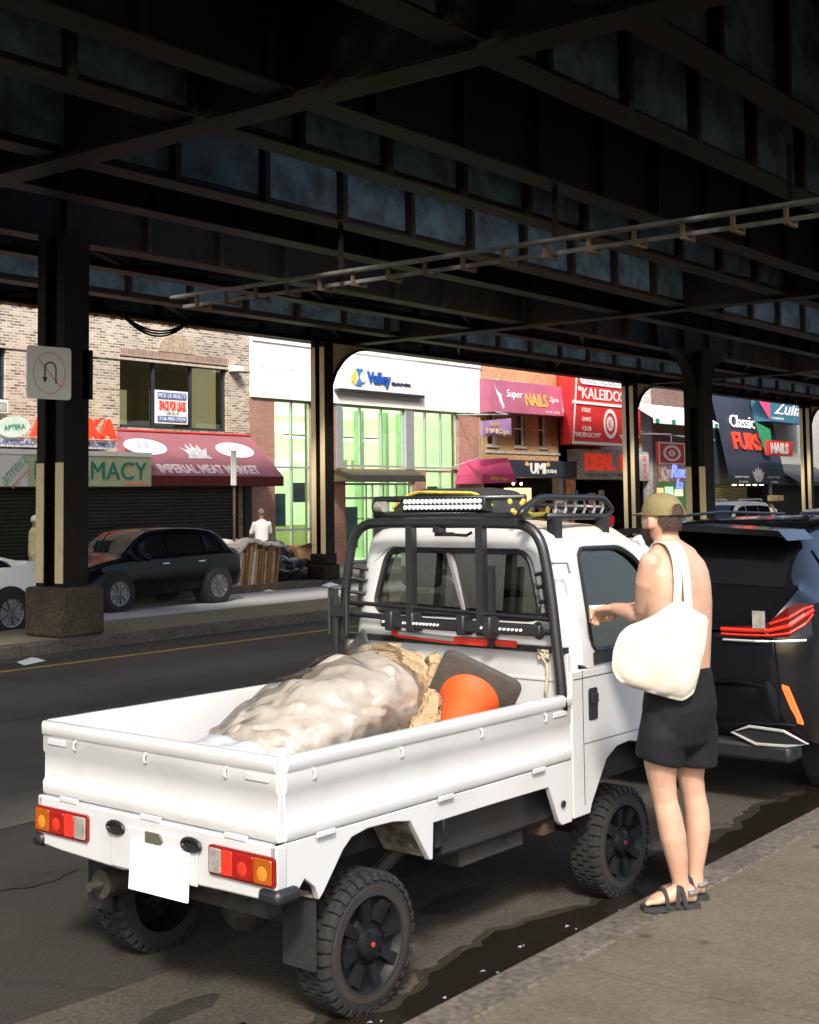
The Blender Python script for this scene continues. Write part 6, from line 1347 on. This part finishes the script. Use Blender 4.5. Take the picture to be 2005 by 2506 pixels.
for side in (-1, 1):
    for k in range(NRg):
        t = k/NRg; bul = .058*(1-(1-t)**2.6)**.5 if t else 0
        for i, p in enumerate(outl):
            x = p.x+(cx_-p.x)*t; z = p.y+(cz_-p.y)*t
            low = max(0, min(1, (Z(1.50)-z)/.38)); wv = .014*noise.noise((x*11, z*4, side*3))+.009*noise.noise((x*30, z*11, side*5))
            vs.append(Vector((x, -.215+side*(bul*(.35+.75*low))+wv*(1 if t > .05 else .3), z))-BO)
n = 72; fs = []
for sd in (0, 1):
    o0 = sd*NRg*n
    for k in range(NRg-1):
        for i in range(n):
            q = (o0+k*n+i, o0+k*n+(i+1) % n, o0+(k+1)*n+(i+1) % n, o0+(k+1)*n+i); fs.append(q if sd else q[::-1])
    q = tuple(o0+(NRg-1)*n+i for i in range(n)); fs.append(q if sd else q[::-1])
for i in range(n): fs.append((i, (i+1) % n, NRg*n+(i+1) % n, NRg*n+i))
m_tote = mat('cream_canvas', (.47, .43, .355), .9, 0, .08, 5, sheen=.2, crinkle=.16, cscale=5)
MB().add(vs, fs).build('bag_body', m_tote, bag_o, smooth=True)
def strap(pts, w_=.017):
    P_ = arc(pts, .05, 5); rings = []
    for i, p in enumerate(P_):
        t = (P_[min(i+1, len(P_)-1)]-P_[max(i-1, 0)]).normalized(); s_ = Vector((.85, -.35, 0)); s_ = (s_-t*s_.dot(t)).normalized(); nn = t.cross(s_)
        rings.append([p-BO+s_*w_*u+nn*.003*v for u, v in ((-1, -1), (1, -1), (1, 1), (-1, 1))])
    return MB().loft(rings)
strap([(-.13, .06, Z(1.60)), (-.085, -.03, Z(1.755)), (-.035, -.112, Z(1.762)), (-.018, -.172, Z(1.69)), (-.020, -.205, Z(1.58)), (-.028, -.212, Z(1.50))]).build('strap', m_tote, bag_o, smooth=40)
strap([(-.11, .07, Z(1.60)), (-.055, -.025, Z(1.762)), (-.004, -.112, Z(1.756)), (.016, -.172, Z(1.69)), (.020, -.205, Z(1.58)), (.022, -.212, Z(1.47))]).build('strap', m_tote, bag_o, smooth=40)
wl = MB().box(-.05, .05, -.008, .008, 0, .07); wv = thing('wallet', 'small pale tan wallet held in both hands of the shirtless person', 'wallet', tuple(PM @ Vector((-.305, .285, Z(1.37)))), -radians(30), local=True)
wl.build('cover', mat('tan_leather', (.42, .29, .13), .6, 0, .3, 20), wv, bevel=.004); MB().box(-.046, .046, -.0095, .0095, .066, .082).build('card', m_wletter, wv)

def figure(name_label, loc, face, h, shirt, legs, hair, arms, shorts=False, bald=False, skin=None, group=None):
    """small background person; face = heading angle (0 = +X); arms = list of (elbow, hand) for left and right in body coordinates (forward, left, up)"""
    t = thing('person', name_label, 'person', loc, face, group, local=True); k = h/1.75; s = skin or skin_mat('tan_skin', (.42, .22, .14)); V = lambda p: Vector(p)*k
    bb = MB(); sh_ = MB(); tr = MB()
    sh_.loft([oring((0, 0), z*k, w_*k, d_*k, pi/2, 16) for z, w_, d_ in ((.86, .175, .13), (1.0, .17, .125), (1.15, .175, .12), (1.3, .19, .12), (1.40, .185, .10), (1.46, .11, .075), (1.49, .065, .06))])
    limb(bb, [V((0, 0, 1.42)), V((.02, 0, 1.58))], [.055*k, .055*k], 10); bb.ball(V((.03, 0, 1.645)), (.095*k, .078*k, .112*k), 14, 10); bb.ball(V((.12, 0, 1.63)), .016*k, 6, 5)
    for s_ in (-1, 1): bb.ball(V((.02, .08*s_, 1.63)), (.018*k, .012*k, .028*k), 6, 5)
    for s_, (el, hd) in zip((1, -1), arms):
        p0 = V((0, .19*s_, 1.38)); e = V(el); hnd = V(hd); limb(sh_, [p0, p0.lerp(e, .8)], [.062*k, .058*k], 10); limb(bb, [p0.lerp(e, .5), e, hnd], [.045*k, .04*k, .03*k], 10)
        d = (hnd-e).normalized(); limb(bb, [hnd, hnd+d*.07*k], [.032*k, .028*k], 8)
        for q in (-1, 0, 1): limb(bb, [hnd+d*.07*k+Vector((0, .018*q, 0)), hnd+d*.13*k+Vector((0, .018*q, -.01))], [.012*k, .009*k], 6)
        limb(bb, [hnd+d*.03*k, hnd+d*.07*k+Vector((.03, 0, .02))], [.013*k, .01*k], 6)
    for s_ in (-1, 1):
        L_ = [V((0, .09*s_, .88)), V((.02, .10*s_, .48)), V((-.02, .10*s_, .09))]
        if shorts: limb(tr, [L_[0], L_[0].lerp(L_[1], .95)], [.10*k, .088*k], 10); limb(bb, [L_[0].lerp(L_[1], .6), L_[1], L_[1].lerp(L_[2], .4), L_[2]], [.065*k, .055*k, .055*k, .036*k], 10)
        else: limb(tr, L_, [.10*k, .08*k, .065*k], 10)
        limb(bb, [V((-.04, .10*s_, .045)), V((.17, .105*s_, .035))], [.042*k, .035*k], 8)
    tr.ball(V((0, 0, .88)), (.14*k, .18*k, .12*k), 14, 8)
    fuse(bb, 'body', s, t, .016, 2); fuse(sh_, 'shirt', shirt, t, .018, 2); fuse(tr, 'trousers', legs, t, .018, 2)
    if hair:
        hm = MB(); rings = []
        for q in range(7):
            th = q/6*pi/2*.97; rr_ = 1.06; rings.append([V((.022+.097*rr_*cos(th)*cos(a), .08*rr_*cos(th)*sin(a), 1.665+.10*sin(th)-(.05 if cos(a) < .2 and q == 0 else 0))) for a in [2*pi*i/20 for i in range(20)]])
        hm.loft(rings).build('hair', hair, t, smooth=True)
    return t
m_tee = mat('white_tee', (.80, .79, .77), .85, 0, .06, 6); m_jean = mat('dark_trousers', (.03, .03, .04), .85, 0, .3, 6); m_ghair = mat('grey_hair', (.30, .25, .21), .8, 0, .3, 30)
figure('person in a white T-shirt bending over the cardboard stack on the far pavement', (22.75, 21.95, .15), radians(62), 1.66, m_tee, m_jean, m_ghair, (((.12, .25, 1.12), (.35, .20, .92)), ((.12, -.27, 1.12), (.36, -.26, .92))), skin=skin_mat('pink_skin', (.50, .26, .19)))
m_rc = mat('red_cloth', (.75, .03, .03), .8, 0, .15, 6)
figure('person dressed in red shirt and red shorts walking past the shops near the columns', (36.4, 20.3, 0), radians(170), 1.72, m_rc, m_rc, mat('dark_hair', (.02, .015, .012), .8, 0, .2, 20), (((.10, .24, 1.12), (.25, .18, .98)), ((-.08, -.27, 1.13), (.10, -.25, 1.0))), shorts=True)
figure('person in pale yellow clothes and white cap half hidden by the near column', (17.02, 22.9, .15), radians(-20), 1.60, mat('cream_cloth', (.62, .50, .28), .85, 0, .15, 6), mat('khaki', (.4, .33, .2), .85, 0, .2, 6), m_tee, (((.05, .26, 1.12), (.1, .22, .9)), ((.05, -.26, 1.12), (.1, -.22, .9))))
figure('person in a white top standing beyond the cap of the shirtless person', (41.6, 21.2, .15), radians(200), 1.60, m_tee, m_jean, mat('dark_hair', (.02, .015, .012)), (((.05, .26, 1.12), (.2, .22, .95)), ((.05, -.26, 1.12), (.1, -.22, .9))))
figure('person in a white shirt carrying a brown parcel on the shoulder far down the street', (50.8, 20.95, .15), radians(180), 1.58, m_tee, m_jean, mat('dark_hair', (.02, .015, .012)), (((.10, .27, 1.20), (.12, .16, 1.50)), ((.05, -.26, 1.12), (.1, -.22, .9))))
tag(MB().box(50.55, 51.25, 20.6, 21.0, 1.75, 1.98).build('parcel', m_card, bevel=.02), 'brown parcel carried on the shoulder of a far person in white', 'parcel')
